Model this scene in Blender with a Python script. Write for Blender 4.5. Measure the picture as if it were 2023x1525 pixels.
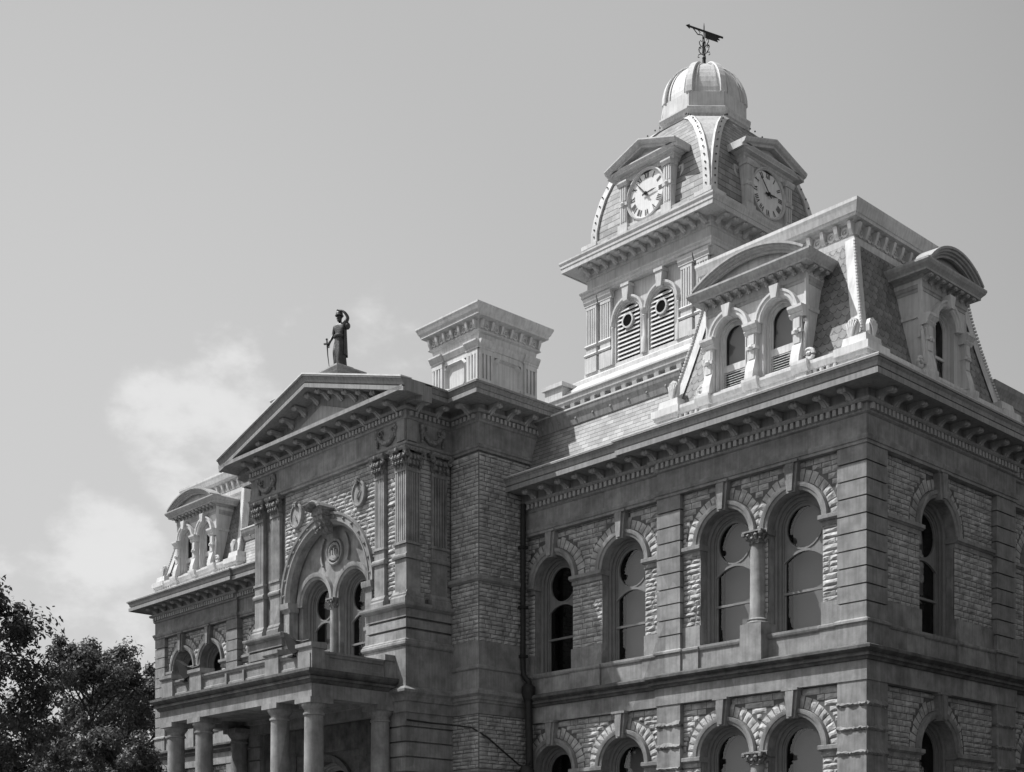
import bpy, bmesh, math, random
from math import sin, cos, pi, radians, sqrt, tan, atan2
from mathutils import Vector, Matrix
from mathutils.geometry import tessellate_polygon
random.seed(7)
for o in list(bpy.data.objects): bpy.data.objects.remove(o)
S = bpy.context.scene
COL = S.collection

# ------------------------------------------------------------ camera
EYE = 1.7                      # eye height above the ground; all heights below are measured from the eye and lifted by EYE
TH = .8220
cam_d = bpy.data.cameras.new("camera"); cam = bpy.data.objects.new("camera", cam_d); COL.objects.link(cam)
cam_d.sensor_width = 36; cam_d.lens = 2664.72/2023*36
cam_d.shift_y = (1759.67-762.5)/2023; cam_d.shift_x = (1011.5-1011)/2023
cam_d.clip_start = .1; cam_d.clip_end = 6000
cam.location = (21.636, -34.141, EYE)
cam.rotation_euler = (pi/2, 0, TH)
S.camera = cam

# ------------------------------------------------------------ sky, sun, exposure
SUN_EL = radians(55.5); SUN_AZ = radians(46)       # azimuth measured from straight out of the front (-Y) towards -X
sdir = Vector((-sin(SUN_AZ)*cos(SUN_EL), -cos(SUN_AZ)*cos(SUN_EL), sin(SUN_EL)))
W = bpy.data.worlds.new("World"); S.world = W; W.use_nodes = True
nt = W.node_tree; N = nt.nodes; L = nt.links; N.clear()
out = N.new('ShaderNodeOutputWorld'); bg = N.new('ShaderNodeBackground')
sky = N.new('ShaderNodeTexSky'); sky.sky_type = 'NISHITA'; sky.sun_disc = False
sky.sun_elevation = SUN_EL; sky.sun_rotation = pi+SUN_AZ
sky.air_density = 1.0; sky.dust_density = 2.2; sky.ozone_density = 1.0; sky.altitude = 200
bw = N.new('ShaderNodeRGBToBW'); L.new(sky.outputs[0], bw.inputs[0])      # black and white film
tc = N.new('ShaderNodeTexCoord')
# clouds: soft cumulus low on the left, built in sky directions
mp = N.new('ShaderNodeMapping'); mp.inputs['Scale'].default_value = (1, 1, 1.7); L.new(tc.outputs['Generated'], mp.inputs[0])
def noise(scale, det, rough, loc=(0,0,0)):
    m = N.new('ShaderNodeMapping'); m.inputs['Location'].default_value = loc; L.new(mp.outputs[0], m.inputs[0])
    n = N.new('ShaderNodeTexNoise'); n.inputs['Scale'].default_value = scale; n.inputs['Detail'].default_value = det; n.inputs['Roughness'].default_value = rough
    L.new(m.outputs[0], n.inputs['Vector']); return n.outputs['Fac']
def math_(op, a, b=None, clamp=False):
    m = N.new('ShaderNodeMath'); m.operation = op; m.use_clamp = clamp
    for i, v in enumerate((a, b)):
        if v is None: continue
        if isinstance(v, (int, float)): m.inputs[i].default_value = v
        else: L.new(v, m.inputs[i])
    return m.outputs[0]
def ramp(v, a, b):
    m = N.new('ShaderNodeMapRange'); m.interpolation_type = 'SMOOTHSTEP'
    m.inputs['From Min'].default_value = a; m.inputs['From Max'].default_value = b
    L.new(v, m.inputs['Value']); return m.outputs[0]
def blob(px, py, r0, r1):
    t = (px-1011)/2664.72; h = (1759.67-py)/2664.72
    d = Vector((t*cos(TH)-sin(TH), t*sin(TH)+cos(TH), h)).normalized()
    vm = N.new('ShaderNodeVectorMath'); vm.operation = 'DOT_PRODUCT'; L.new(tc.outputs['Generated'], vm.inputs[0]); vm.inputs[1].default_value = d
    return ramp(vm.outputs['Value'], cos(radians(r1)), cos(radians(r0)))
nz = noise(13., 10, .6, (.3, .1, .55)); nz2 = noise(34, 6, .6)
den = math_('ADD', math_('MULTIPLY', nz, .8), math_('MULTIPLY', nz2, .2))
reg = None
for b_, wgt in ((blob(395, 860, .3, 4.4), .34), (blob(470, 770, .3, 3.4), .26), (blob(500, 940, .3, 3.6), .36), (blob(330, 820, .2, 2.6), .3), (blob(205, 1070, .3, 3.2), .30), (blob(150, 1190, .5, 4.6), .22), (blob(-60, 1220, 1, 5), .23), (blob(540, 680, .5, 3.6), .13), (blob(760, 690, .3, 3.2), .11), (blob(-500, 1300, 3, 16), .14), (blob(3300, 1500, 3, 14), .12)):
    v = math_('MULTIPLY', b_, wgt); reg = v if reg is None else math_('MAXIMUM', reg, v)
cm = math_('MULTIPLY', ramp(math_('ADD', den, reg), .63, .87), ramp(reg, .0, .14))
# a thin bright veil of haze fills the sky behind the building, clearer overhead and to the right
veil = math_('MULTIPLY', blob(380, 760, 5, 47), .95)
low = blob(-100, 1500, 4, 34)
m1 = N.new('ShaderNodeMix'); m1.data_type = 'FLOAT'; L.new(veil, m1.inputs[0]); L.new(bw.outputs[0], m1.inputs[2]); L.new(math_('MULTIPLY_ADD', low, .62), m1.inputs[3])
m1.inputs[3].links[0].from_node.inputs[2].default_value = 3.2
mix = N.new('ShaderNodeMix'); mix.data_type = 'FLOAT'
L.new(math_('MULTIPLY', cm, .66), mix.inputs[0]); L.new(m1.outputs[0], mix.inputs[2]); mix.inputs[3].default_value = 5.3
L.new(mix.outputs[0], bg.inputs[0]); bg.inputs[1].default_value = .125
L.new(bg.outputs[0], out.inputs[0])
sd = bpy.data.lights.new("sun", 'SUN'); sd.energy = 4.1; sd.angle = radians(.55); sd.color = (1, 1, 1)
so = bpy.data.objects.new("sun", sd); COL.objects.link(so); so.rotation_euler = sdir.to_track_quat('Z', 'Y').to_euler(); so.location = (-60, -60, 80)
S.view_settings.view_transform = 'Standard'; S.view_settings.look = 'None'; S.view_settings.exposure = .38; S.view_settings.gamma = 1
S.render.engine = 'CYCLES'
S.cycles.max_bounces = 5; S.cycles.diffuse_bounces = 3

# ------------------------------------------------------------ materials (all neutral greys: a black and white photograph)
def mat(name, base, var=.12, scale=3., rough=.85, bump=0., bscale=30., spec=.3, extra=None, vs=(1,1,1), streak=0., metal=0.):
    m = bpy.data.materials.new(name); m.use_nodes = True
    n = m.node_tree.nodes; l = m.node_tree.links; p = n['Principled BSDF']
    p.inputs['Roughness'].default_value = rough; p.inputs['Specular IOR Level'].default_value = spec; p.inputs['Metallic'].default_value = metal
    t = n.new('ShaderNodeTexCoord'); mpp = n.new('ShaderNodeMapping'); l.new(t.outputs['Object'], mpp.inputs[0]); mpp.inputs['Scale'].default_value = vs
    a = n.new('ShaderNodeTexNoise'); a.inputs['Scale'].default_value = scale; a.inputs['Detail'].default_value = 7; a.inputs['Roughness'].default_value = .62
    l.new(mpp.outputs[0], a.inputs['Vector'])
    r = n.new('ShaderNodeMapRange'); r.inputs['From Min'].default_value = .3; r.inputs['From Max'].default_value = .7
    r.inputs['To Min'].default_value = base*(1-var*1.6); r.inputs['To Max'].default_value = base*(1+var)
    l.new(a.outputs['Fac'], r.inputs['Value']); col = r.outputs[0]
    if streak:                               # rain streaks, a stain with a shape of its own
        m2 = n.new('ShaderNodeMapping'); l.new(t.outputs['Object'], m2.inputs[0]); m2.inputs['Scale'].default_value = (5, 5, .35)
        b = n.new('ShaderNodeTexNoise'); b.inputs['Scale'].default_value = 2.2; b.inputs['Detail'].default_value = 5; l.new(m2.outputs[0], b.inputs['Vector'])
        r2 = n.new('ShaderNodeMapRange'); r2.inputs['From Min'].default_value = .42; r2.inputs['From Max'].default_value = .68; r2.inputs['To Min'].default_value = 1; r2.inputs['To Max'].default_value = 1-streak
        l.new(b.outputs['Fac'], r2.inputs['Value'])
        q = n.new('ShaderNodeMath'); q.operation = 'MULTIPLY'; l.new(col, q.inputs[0]); l.new(r2.outputs[0], q.inputs[1]); col = q.outputs[0]
    h = None
    if extra: col, h = extra(n, l, t, col)
    l.new(col, p.inputs['Base Color'])
    if bump:
        c = n.new('ShaderNodeTexNoise'); c.inputs['Scale'].default_value = bscale; c.inputs['Detail'].default_value = 4; l.new(t.outputs['Object'], c.inputs['Vector'])
        hh = c.outputs['Fac']
        if h is not None:
            q = n.new('ShaderNodeMath'); q.operation = 'MULTIPLY_ADD'; l.new(h, q.inputs[0]); q.inputs[1].default_value = 3.; l.new(hh, q.inputs[2]); hh = q.outputs[0]
        bp = n.new('ShaderNodeBump'); bp.inputs['Strength'].default_value = bump; bp.inputs['Distance'].default_value = .03
        l.new(hh, bp.inputs['Height']); l.new(bp.outputs[0], p.inputs['Normal'])
    return m
def mth(n, l, op, a, b=None, clamp=False, c=None):
    m = n.new('ShaderNodeMath'); m.operation = op; m.use_clamp = clamp
    for i, v in enumerate((a, b, c)):
        if v is None: continue
        if isinstance(v, (int, float)): m.inputs[i].default_value = v
        else: l.new(v, m.inputs[i])
    return m.outputs[0]
def slate(w, h, scallop):
    def f(n, l, t, col):
        sp = n.new('ShaderNodeSeparateXYZ'); l.new(t.outputs['UV'], sp.inputs[0])
        v = mth(n, l, 'DIVIDE', sp.outputs[1], h); row = mth(n, l, 'FLOOR', v); fv = mth(n, l, 'FRACT', v)
        u = mth(n, l, 'ADD', mth(n, l, 'DIVIDE', sp.outputs[0], w), mth(n, l, 'MULTIPLY', row, .5))
        uc = mth(n, l, 'FLOOR', u); fu = mth(n, l, 'SUBTRACT', mth(n, l, 'FRACT', u), .5)
        au = mth(n, l, 'MULTIPLY', mth(n, l, 'ABSOLUTE', fu), 2.)
        if scallop:
            tt = mth(n, l, 'SUBTRACT', fv, mth(n, l, 'MULTIPLY', mth(n, l, 'POWER', au, 2.), .48))
            hgt = mth(n, l, 'SUBTRACT', 1., mth(n, l, 'FRACT', mth(n, l, 'ADD', tt, 1.)))
            line = mth(n, l, 'LESS_THAN', mth(n, l, 'ABSOLUTE', mth(n, l, 'SUBTRACT', tt, -.02)), .07)
        else:
            hgt = mth(n, l, 'SUBTRACT', 1., fv)
            line = mth(n, l, 'MAXIMUM', mth(n, l, 'LESS_THAN', fv, .13), mth(n, l, 'MULTIPLY', mth(n, l, 'GREATER_THAN', au, .95), .6))
        cv = n.new('ShaderNodeCombineXYZ'); l.new(row, cv.inputs[0]); l.new(uc, cv.inputs[1])
        wn = n.new('ShaderNodeTexWhiteNoise'); l.new(cv.outputs[0], wn.inputs['Vector'])
        tint = mth(n, l, 'MULTIPLY_ADD', wn.outputs['Value'], .46, c=.74)
        k = mth(n, l, 'MULTIPLY', tint, mth(n, l, 'MULTIPLY_ADD', line, -.68, c=1.))
        return mth(n, l, 'MULTIPLY', col, k), hgt
    return f
def ashlar(n, l, t, col):      # slab-to-slab tone changes along smooth stone bands
    v = n.new('ShaderNodeTexVoronoi'); m2 = n.new('ShaderNodeMapping'); l.new(t.outputs['Object'], m2.inputs[0]); m2.inputs['Scale'].default_value = (.55, .55, .15)
    l.new(m2.outputs[0], v.inputs['Vector']); v.inputs['Scale'].default_value = 1.1
    sp = n.new('ShaderNodeSeparateColor'); l.new(v.outputs['Color'], sp.inputs[0])
    return mth(n, l, 'MULTIPLY', col, mth(n, l, 'MULTIPLY_ADD', sp.outputs[0], .34, c=.80)), None
M = dict(
    stone=mat('smooth_limestone', .285, .24, 1.9, .9, .4, 45, extra=ashlar, streak=.20),
    rock=mat('rock_faced_limestone', .45, .30, 2.6, .95, .6, 22, streak=.12),
    mortar=mat('mortar', .12, .2, 6, .95, .3, 40),
    dark_stone=mat('weathered_and_porch_shade_stone', .125, .35, 2.2, .95, .5, 30, streak=.2),  # weathered mouldings; on the porch back wall this tone is painted shade
    trim=mat('pale_cornice_trim', .42, .12, 1.6, .6, .12, 10, spec=.3, streak=.2),
    sash=mat('painted_window_wood', .21, .1, 3, .6, .1, 30, streak=.15),
    cornice=mat('painted_sheet_metal_cornice', .28, .10, 1.3, .6, .12, 8, spec=.35, streak=.30),
    edge=mat('bright_roof_flashing', .62, .12, 3, .55, .1, 8),
    white=mat('pale_painted_metal', .61, .10, 1.6, .6, .12, 9, spec=.3, streak=.20),
    tower=mat('pale_tower_paint', .55, .10, 1.4, .6, .12, 9, spec=.3, streak=.20),
    slate=mat('fish_scale_slate', .23, .2, 2., .6, .6, 26, extra=slate(.30, .26, True)),
    plainslate=mat('plain_slate', .30, .16, 2., .6, .5, 26, extra=slate(.34, .165, False)),
    towerslate=mat('tower_slate', .27, .18, 2., .6, .5, 26, extra=slate(.5, .30, False)),
    blind=mat('window_blind', .14, .06, 1., .8),
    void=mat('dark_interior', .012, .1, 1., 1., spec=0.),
    bronze=mat('dark_bronze', .055, .3, 6, .45, .25, 20, spec=.6, metal=.3),
    iron=mat('black_iron', .03, .2, 6, .6, .1, 20),
    dome=mat('dome_sheet_metal', .60, .10, 1.5, .6, .12, 5, spec=.25, streak=.2),
    clock=mat('clock_dial_glass', .72, .04, 3, .4, 0, 20, streak=.1),
    ornament=mat('carved_ornament', .24, .35, 9, .8, .5, 40),
    ground=mat('lawn', .07, .4, .6, .95, .5, 20),
    path=mat('concrete', .30, .15, 1.2, .9, .2, 30),
    bark=mat('bark', .07, .4, 6, .9, .6, 20),
)
def glassmat():
    m = bpy.data.materials.new('window_glass'); m.use_nodes = True
    n = m.node_tree.nodes; l = m.node_tree.links; p = n['Principled BSDF']; n.remove(p)
    g = n.new('ShaderNodeBsdfGlossy'); g.inputs['Roughness'].default_value = .04; g.inputs['Color'].default_value = (.8, .8, .8, 1)
    tr = n.new('ShaderNodeBsdfTransparent'); ge = n.new('ShaderNodeNewGeometry')
    dt = n.new('ShaderNodeVectorMath'); dt.operation = 'DOT_PRODUCT'; l.new(ge.outputs['Incoming'], dt.inputs[0]); l.new(ge.outputs['Normal'], dt.inputs[1])
    fz = mth(n, l, 'MULTIPLY_ADD', mth(n, l, 'POWER', mth(n, l, 'SUBTRACT', 1., mth(n, l, 'ABSOLUTE', dt.outputs['Value']), True), 5.), .92, c=.07)   # Schlick reflectance, same from both sides
    nz = n.new('ShaderNodeTexNoise'); nz.inputs['Scale'].default_value = 1.6; tcx = n.new('ShaderNodeTexCoord'); l.new(tcx.outputs['Object'], nz.inputs['Vector'])
    bp = n.new('ShaderNodeBump'); bp.inputs['Strength'].default_value = .25; bp.inputs['Distance'].default_value = .02; l.new(nz.outputs['Fac'], bp.inputs['Height']); l.new(bp.outputs[0], g.inputs['Normal'])
    mx = n.new('ShaderNodeMixShader'); l.new(fz, mx.inputs[0]); l.new(tr.outputs[0], mx.inputs[1]); l.new(g.outputs[0], mx.inputs[2])
    l.new(mx.outputs[0], n['Material Output'].inputs[0]); return m
M['glass'] = glassmat()
def leafmat(name, b):
    m = bpy.data.materials.new(name); m.use_nodes = True
    n = m.node_tree.nodes; l = m.node_tree.links; p = n['Principled BSDF']; p.inputs['Roughness'].default_value = .55; p.inputs['Specular IOR Level'].default_value = .35
    oi = n.new('ShaderNodeNewGeometry'); r = n.new('ShaderNodeMapRange'); r.inputs['To Min'].default_value = b*.6; r.inputs['To Max'].default_value = b*1.5
    l.new(oi.outputs['Random Per Island'], r.inputs['Value']); l.new(r.outputs[0], p.inputs['Base Color'])
    t = n.new('ShaderNodeBsdfTranslucent'); l.new(r.outputs[0], t.inputs[0]); a = n.new('ShaderNodeMixShader'); a.inputs[0].default_value = .3
    l.new(p.outputs[0], a.inputs[1]); l.new(t.outputs[0], a.inputs[2]); l.new(a.outputs[0], n['Material Output'].inputs[0]); return m
M['leaf'] = leafmat('foliage_dark', .055); M['leaf2'] = leafmat('foliage_mid', .105)

# ------------------------------------------------------------ mesh building helpers
class Fr:
    """wall frame: a runs along the wall, d stands out of it, z up"""
    def __init__(s, o, u, n): s.o, s.u, s.n = o, u, n
    def p(s, a, d, z): return (s.o[0]+s.u[0]*a+s.n[0]*d, s.o[1]+s.u[1]*a+s.n[1]*d, z)
def FRONT(y, x=0): return Fr((x, y), (1, 0), (0, -1))
def SIDE(x, y=0): return Fr((x, y), (0, 1), (1, 0))
def BACK(y, x=0): return Fr((x, y), (-1, 0), (0, 1))
def LEFT(x, y=0): return Fr((x, y), (0, -1), (-1, 0))
G0 = Fr((0, 0), (1, 0), (0, 1))       # plain world frame
EC = [0]
def eps():
    """a hair's breadth that differs from piece to piece, so that neighbouring faces never share a plane"""
    EC[0] += 1; return .0012+.0011*(EC[0]*5 % 11)
class MB:
    def __init__(s, tr=None): s.v = []; s.f = []; s.uv = {}; s.tr = tr
    def add(s, vs, fs, uvs=None):
        k = len(s.v); s.v += vs
        for i, f in enumerate(fs):
            if uvs: s.uv[len(s.f)] = uvs[i]
            s.f.append(tuple(k+j for j in f))
    def box(s, fr, a0, a1, d0, d1, z0, z1, taper=0, ta=None):
        e = eps(); a0 -= e; a1 += e; d1 += e; z1 += e*.7
        t = taper; ta = t if ta is None else ta
        P = [(a0, d0, z0), (a1, d0, z0), (a1, d1, z0), (a0, d1, z0), (a0+ta, d0, z1), (a1-ta, d0, z1), (a1-ta, d1-t, z1), (a0+ta, d1-t, z1)]
        s.add([fr.p(*q) for q in P], [(0, 1, 2, 3), (4, 7, 6, 5), (0, 4, 5, 1), (1, 5, 6, 2), (2, 6, 7, 3), (3, 7, 4, 0)])
    def prism(s, fr, poly, d0, d1):
        d1 += eps()
        n = len(poly)
        s.add([fr.p(a, d0, z) for a, z in poly]+[fr.p(a, d1, z) for a, z in poly],
              [tuple(range(n))[::-1], tuple(range(n, 2*n))]+[(i, (i+1) % n, n+(i+1) % n, n+i) for i in range(n)])
    def lprism(s, fr, poly, a0, a1):
        """polygon in (d,z) run along a"""
        e = eps(); a0 -= e; a1 += e
        n = len(poly)
        s.add([fr.p(a0, d, z) for d, z in poly]+[fr.p(a1, d, z) for d, z in poly],
              [tuple(range(n)), tuple(range(n, 2*n))[::-1]]+[(i, n+i, n+(i+1) % n, (i+1) % n) for i in range(n)])
    def grid(s, rows, closed=False, caps=False, uv=False):
        n = len(rows[0]); m = len(rows); k = [p for r in rows for p in r]; fs = []; us = []
        cu = [0.]; 
        if uv:
            mr = rows[0]
            for i in range(1, n): cu.append(cu[-1]+(Vector(mr[i])-Vector(mr[i-1])).length)
            cu.append(cu[-1]+(Vector(mr[0])-Vector(mr[-1])).length)
            cv = [0.]
            for j in range(1, m): cv.append(cv[-1]+(Vector(rows[j][n//2])-Vector(rows[j-1][n//2])).length)
        for j in range(m-1):
            for i in range(n if closed else n-1):
                i2 = (i+1) % n
                fs.append((j*n+i, j*n+i2, (j+1)*n+i2, (j+1)*n+i))
                if uv: us.append([(cu[i], cv[j]), (cu[i+1], cv[j]), (cu[i+1], cv[j+1]), (cu[i], cv[j+1])])
        if caps:
            fs += [tuple(range(n)), tuple(range((m-1)*n, m*n))]
            if uv: us += [[(0, 0)]*n]*2
        s.add(k, fs, us if uv else None)
    def lathe(s, fr, ac, dc, prof, n=20, a0=0, a1=2*pi):
        full = abs(a1-a0-2*pi) < 1e-6; k = n if full else n+1
        rows = [[fr.p(ac+r*cos(a0+(a1-a0)*i/n), dc+r*sin(a0+(a1-a0)*i/n), z) for i in range(k)] for r, z in prof]
        s.grid(rows, closed=full, caps=full)
    def sweep(s, path, prof, closed=False, uv=False, fr=G0):
        """moulding profile [(out,z)] swept along a plan path, outside on the right-hand side of travel; mitred"""
        n = len(path); cols = []
        for i, p in enumerate(path):
            p = Vector(p)
            a = Vector(path[i-1]) if (i or closed) else None; b = Vector(path[(i+1) % n]) if (i < n-1 or closed) else None
            d1 = (p-a).normalized() if a is not None else (b-p).normalized(); d2 = (b-p).normalized() if b is not None else d1
            n1 = Vector((d1.y, -d1.x)); n2 = Vector((d2.y, -d2.x)); m = n1+n2; m = m/(m.dot(n1))
            cols.append([fr.p(p.x+m.x*o, p.y+m.y*o, z) for o, z in prof])
        if uv:
            rows = [[c[j] for c in cols] for j in range(len(prof))]
            if closed: rows = [r+[r[0]] for r in rows]
            s.grid(rows, uv=True); return
        k = len(prof); fs = []
        for i in range(n if closed else n-1):
            i2 = (i+1) % n
            for j in range(k-1): fs.append((i*k+j, i2*k+j, i2*k+j+1, i*k+j+1))
            fs.append((i*k+k-1, i2*k+k-1, i2*k, i*k))
        if not closed: fs += [tuple(range(k)), tuple(range((n-1)*k, n*k))]
        s.add([q for c in cols for q in c], fs)
    def arch(s, fr, ac, hw, z0, zs, prof, n=20, legs=True, loop=True, a0=pi, a1=0., ry=1.):
        """profile [(inset,d)] run up the left jamb, over the arch, down the right jamb; inset measured into the opening"""
        rows = []
        def col(fn): return [fr.p(*fn(r, d)) for r, d in prof]
        if legs: rows.append(col(lambda r, d: (ac-(hw-r), d, z0)))
        for i in range(n+1):
            t = a0+(a1-a0)*i/n
            rows.append(col(lambda r, d: (ac+(hw-r)*cos(t), d, zs+(hw-r)*sin(t)*ry)))
        if legs: rows.append(col(lambda r, d: (ac+(hw-r), d, z0)))
        s.grid(rows, closed=loop, caps=loop)
    def archplate(s, fr, ac, hw, z0, zs, d, n=20):
        pts = [(ac-hw, z0)]+[(ac-hw*cos(pi*i/n), zs+hw*sin(pi*i/n)) for i in range(n+1)]+[(ac+hw, z0)]
        s.add([fr.p(a, d, z) for a, z in pts], [tuple(range(len(pts)))])
    def tube(s, pts, r, n=8, taper=None):
        pts = [Vector(p) for p in pts]; rows = []; up = Vector((0, 0, 1))
        for i, p in enumerate(pts):
            d = (pts[min(i+1, len(pts)-1)]-pts[max(i-1, 0)]).normalized()
            x = d.cross(up if abs(d.z) < .95 else Vector((1, 0, 0))).normalized(); y = d.cross(x)
            rr = r if taper is None else r+(taper-r)*i/(len(pts)-1)
            rows.append([tuple(p+x*rr*cos(2*pi*k/n)+y*rr*sin(2*pi*k/n)) for k in range(n)])
        s.grid(rows, closed=True, caps=True)
    def ball(s, c, r, n=8, sc=(1, 1, 1)):
        rows = []
        for j in range(n//2+1):
            t = pi*j/(n//2); rr = max(sin(t), .02)
            rows.append([(c[0]+r*sc[0]*rr*cos(2*pi*i/n), c[1]+r*sc[1]*rr*sin(2*pi*i/n), c[2]+r*sc[2]*cos(t)) for i in range(n)])
        s.grid(rows, closed=True, caps=True)
    def build(s, name, m, parent=None, smooth=False, kind=None, lift=True, recalc=True):
        me = bpy.data.meshes.new(name)
        vs = s.v if s.tr is None else [s.tr(*p) for p in s.v]
        dz = EYE if lift else 0
        vs = [(x, y, z+dz) for x, y, z in vs]
        me.from_pydata(vs, [], s.f)
        if s.uv:
            ul = me.uv_layers.new(name='UVMap')
            for p in me.polygons:
                u = s.uv.get(p.index)
                if u:
                    for k, li in enumerate(p.loop_indices): ul.data[li].uv = u[k]
        me.materials.append(M[m])
        if recalc:
            bm = bmesh.new(); bm.from_mesh(me); bmesh.ops.recalc_face_normals(bm, faces=bm.faces); bm.to_mesh(me); bm.free()
        if smooth:
            for p in me.polygons: p.use_smooth = True
            me.set_sharp_from_angle(angle=radians(38))
        o = bpy.data.objects.new(name, me); COL.objects.link(o)
        if parent: o.parent = parent
        if kind: o['kind'] = kind
        return o
def thing(name, label, cat, loc=(0, 0, 0), group=None):
    o = bpy.data.objects.new(name, None); COL.objects.link(o); o.location = loc; o['label'] = label; o['category'] = cat; o.empty_display_size = .5
    if group: o['group'] = group
    return o
def tag(o, label, cat, group=None):
    o['label'] = label; o['category'] = cat
    if group: o['group'] = group
def tree_of(o): return [c for c in COL.objects if c.parent == o]
MIRX = -42.32
def mirror(o, parent):
    """mirrored copy of a part (and its sub-parts) about the building's axis"""
    c = o.copy(); COL.objects.link(c); c.parent = parent
    c.location.x = MIRX-o.location.x; c.scale.x = -1
    for k in tree_of(o):
        g = k.copy(); COL.objects.link(g); g.parent = c
    return c

# ------------------------------------------------------------ ground
g = MB(); g.add([(-3000, -3000, -1.7), (3000, -3000, -1.7), (3000, 3000, -1.7), (-3000, 3000, -1.7)], [(0, 1, 2, 3)])
g.build('ground', 'ground', kind='structure')
g = MB(); g.box(G0, -26, -16, -60, -11.5, -1.71, -1.66); g.box(G0, -60, 40, -66, -60, -1.71, -1.65); g.build('path', 'path', kind='structure')

CH = thing('courthouse', 'ornate stone courthouse with corner pavilions, pedimented centre and a clock tower behind', 'building', (0, 0, 0))

# ------------------------------------------------------------ rock-faced masonry
def interval_cut(iv, lo, hi):
    r = []
    for a, b in iv:
        if hi <= a or lo >= b: r.append((a, b)); continue
        if lo > a: r.append((a, lo))
        if hi < b: r.append((hi, b))
    return r
def hole_span(h, z):
    """half-open span a wall opening (with its dressed arch) cuts out of the stones at height z"""
    ac, hw, z0, zs, rv = h
    if z < z0 or z > zs+rv: return None
    if z <= zs: return (ac-hw, ac+hw)
    r = sqrt(max(rv*rv-(z-zs)**2, 0)); return (ac-r, ac+r)
def stones(mb, fr, a0, a1, z0, z1, holes=(), ch=.168, wmin=.24, wmax=.70, pd=.066, seed=1):
    rnd = random.Random(seed); z = z0
    while z < z1-.04:
        h = min(ch*rnd.uniform(.8, 1.25), z1-z)
        if z1-z-h < .05: h = z1-z
        iv = [(a0, a1)]
        for hh in holes:
            lo = hole_span(hh, z+.01); hi = hole_span(hh, z+h-.01); md = hole_span(hh, z+h/2)
            sp = [q for q in (lo, hi, md) if q]
            if sp: iv = interval_cut(iv, min(q[0] for q in sp if q)*1., max(q[1] for q in sp))
        for A, B in iv:
            a = A
            while a < B-.03:
                w = rnd.uniform(wmin, wmax)
                if B-a-w < wmin*.6: w = B-a
                m = .011; x0, x1, y0, y1 = a+m, a+w-m, z+m, z+h-m
                nx = 5 if w > .4 else 4; ny = 4; pr = rnd.uniform(.6, 1.15)*pd
                sk = rnd.uniform(-.25, .45)
                vs = []
                for j in range(ny):
                    for i in range(nx):
                        e = i in (0, nx-1) or j in (0, ny-1)
                        fx = i/(nx-1); fy = j/(ny-1)
                        if 0 < i < nx-1: fx += rnd.uniform(-.08, .08)
                        if 0 < j < ny-1: fy += rnd.uniform(-.1, .1)
                        d = .004 if e else pr*(.72+rnd.uniform(-.35, .35)+sk*(.5-fy)*2)
                        vs.append(fr.p(x0+(x1-x0)*fx, d, y0+(y1-y0)*fy))
                mb.add(vs, [(j*nx+i, j*nx+i+1, (j+1)*nx+i+1, (j+1)*nx+i) for j in range(ny-1) for i in range(nx-1)])
                a += w
        z += h
def voussoirs(mb, fr, ac, r0, r1, zs, n=17, pd=.042, seed=1, zmax=99, amin=-99, amax=99):
    rnd = random.Random(seed)
    for k in range(n):
        t0 = pi*k/n+.012; t1 = pi*(k+1)/n-.012
        if abs((t0+t1)/2-pi/2) < .14: continue
        tm = (t0+t1)/2; rr = r1*rnd.uniform(.97, 1.03)
        if zs+rr*sin(tm) > zmax: rr = (zmax-zs)/sin(tm)
        if cos(tm) and ac+rr*cos(tm) < amin: rr = (amin-ac)/cos(tm)
        if cos(tm) and ac+rr*cos(tm) > amax: rr = (amax-ac)/cos(tm)
        if rr < r0+.05: continue
        pr = rnd.uniform(.7, 1.2)*pd; vs = []
        for j in range(4):
            for i in range(4):
                e = i in (0, 3) or j in (0, 3); t = t0+(t1-t0)*i/3; r = r0+(rr-r0)*j/3
                d = .006 if e else pr*(.8+rnd.uniform(-.3, .3)); vs.append(fr.p(ac+r*cos(t), d, zs+r*sin(t)))
        mb.add(vs, [(j*4+i, j*4+i+1, (j+1)*4+i+1, (j+1)*4+i) for j in range(3) for i in range(3)])
def backing(mb, fr, a0, a1, z0, z1, holes, d=0., n=18):
    outer = [(a0, z0), (a1, z0), (a1, z1), (a0, z1)]
    loops = [outer]
    for ac, hw, hz0, zs in holes:
        loops.append([(ac+hw, hz0), (ac+hw, zs)]+[(ac+hw*cos(pi*i/n), zs+hw*sin(pi*i/n)) for i in range(1, n)]+[(ac-hw, zs), (ac-hw, hz0)])
    flat = [p for lp in loops for p in lp]
    tri = tessellate_polygon([[Vector((x, y, 0)) for x, y in lp] for lp in loops])
    mb.add([fr.p(x, d, y) for x, y in flat], [tuple(t) for t in tri])

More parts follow.
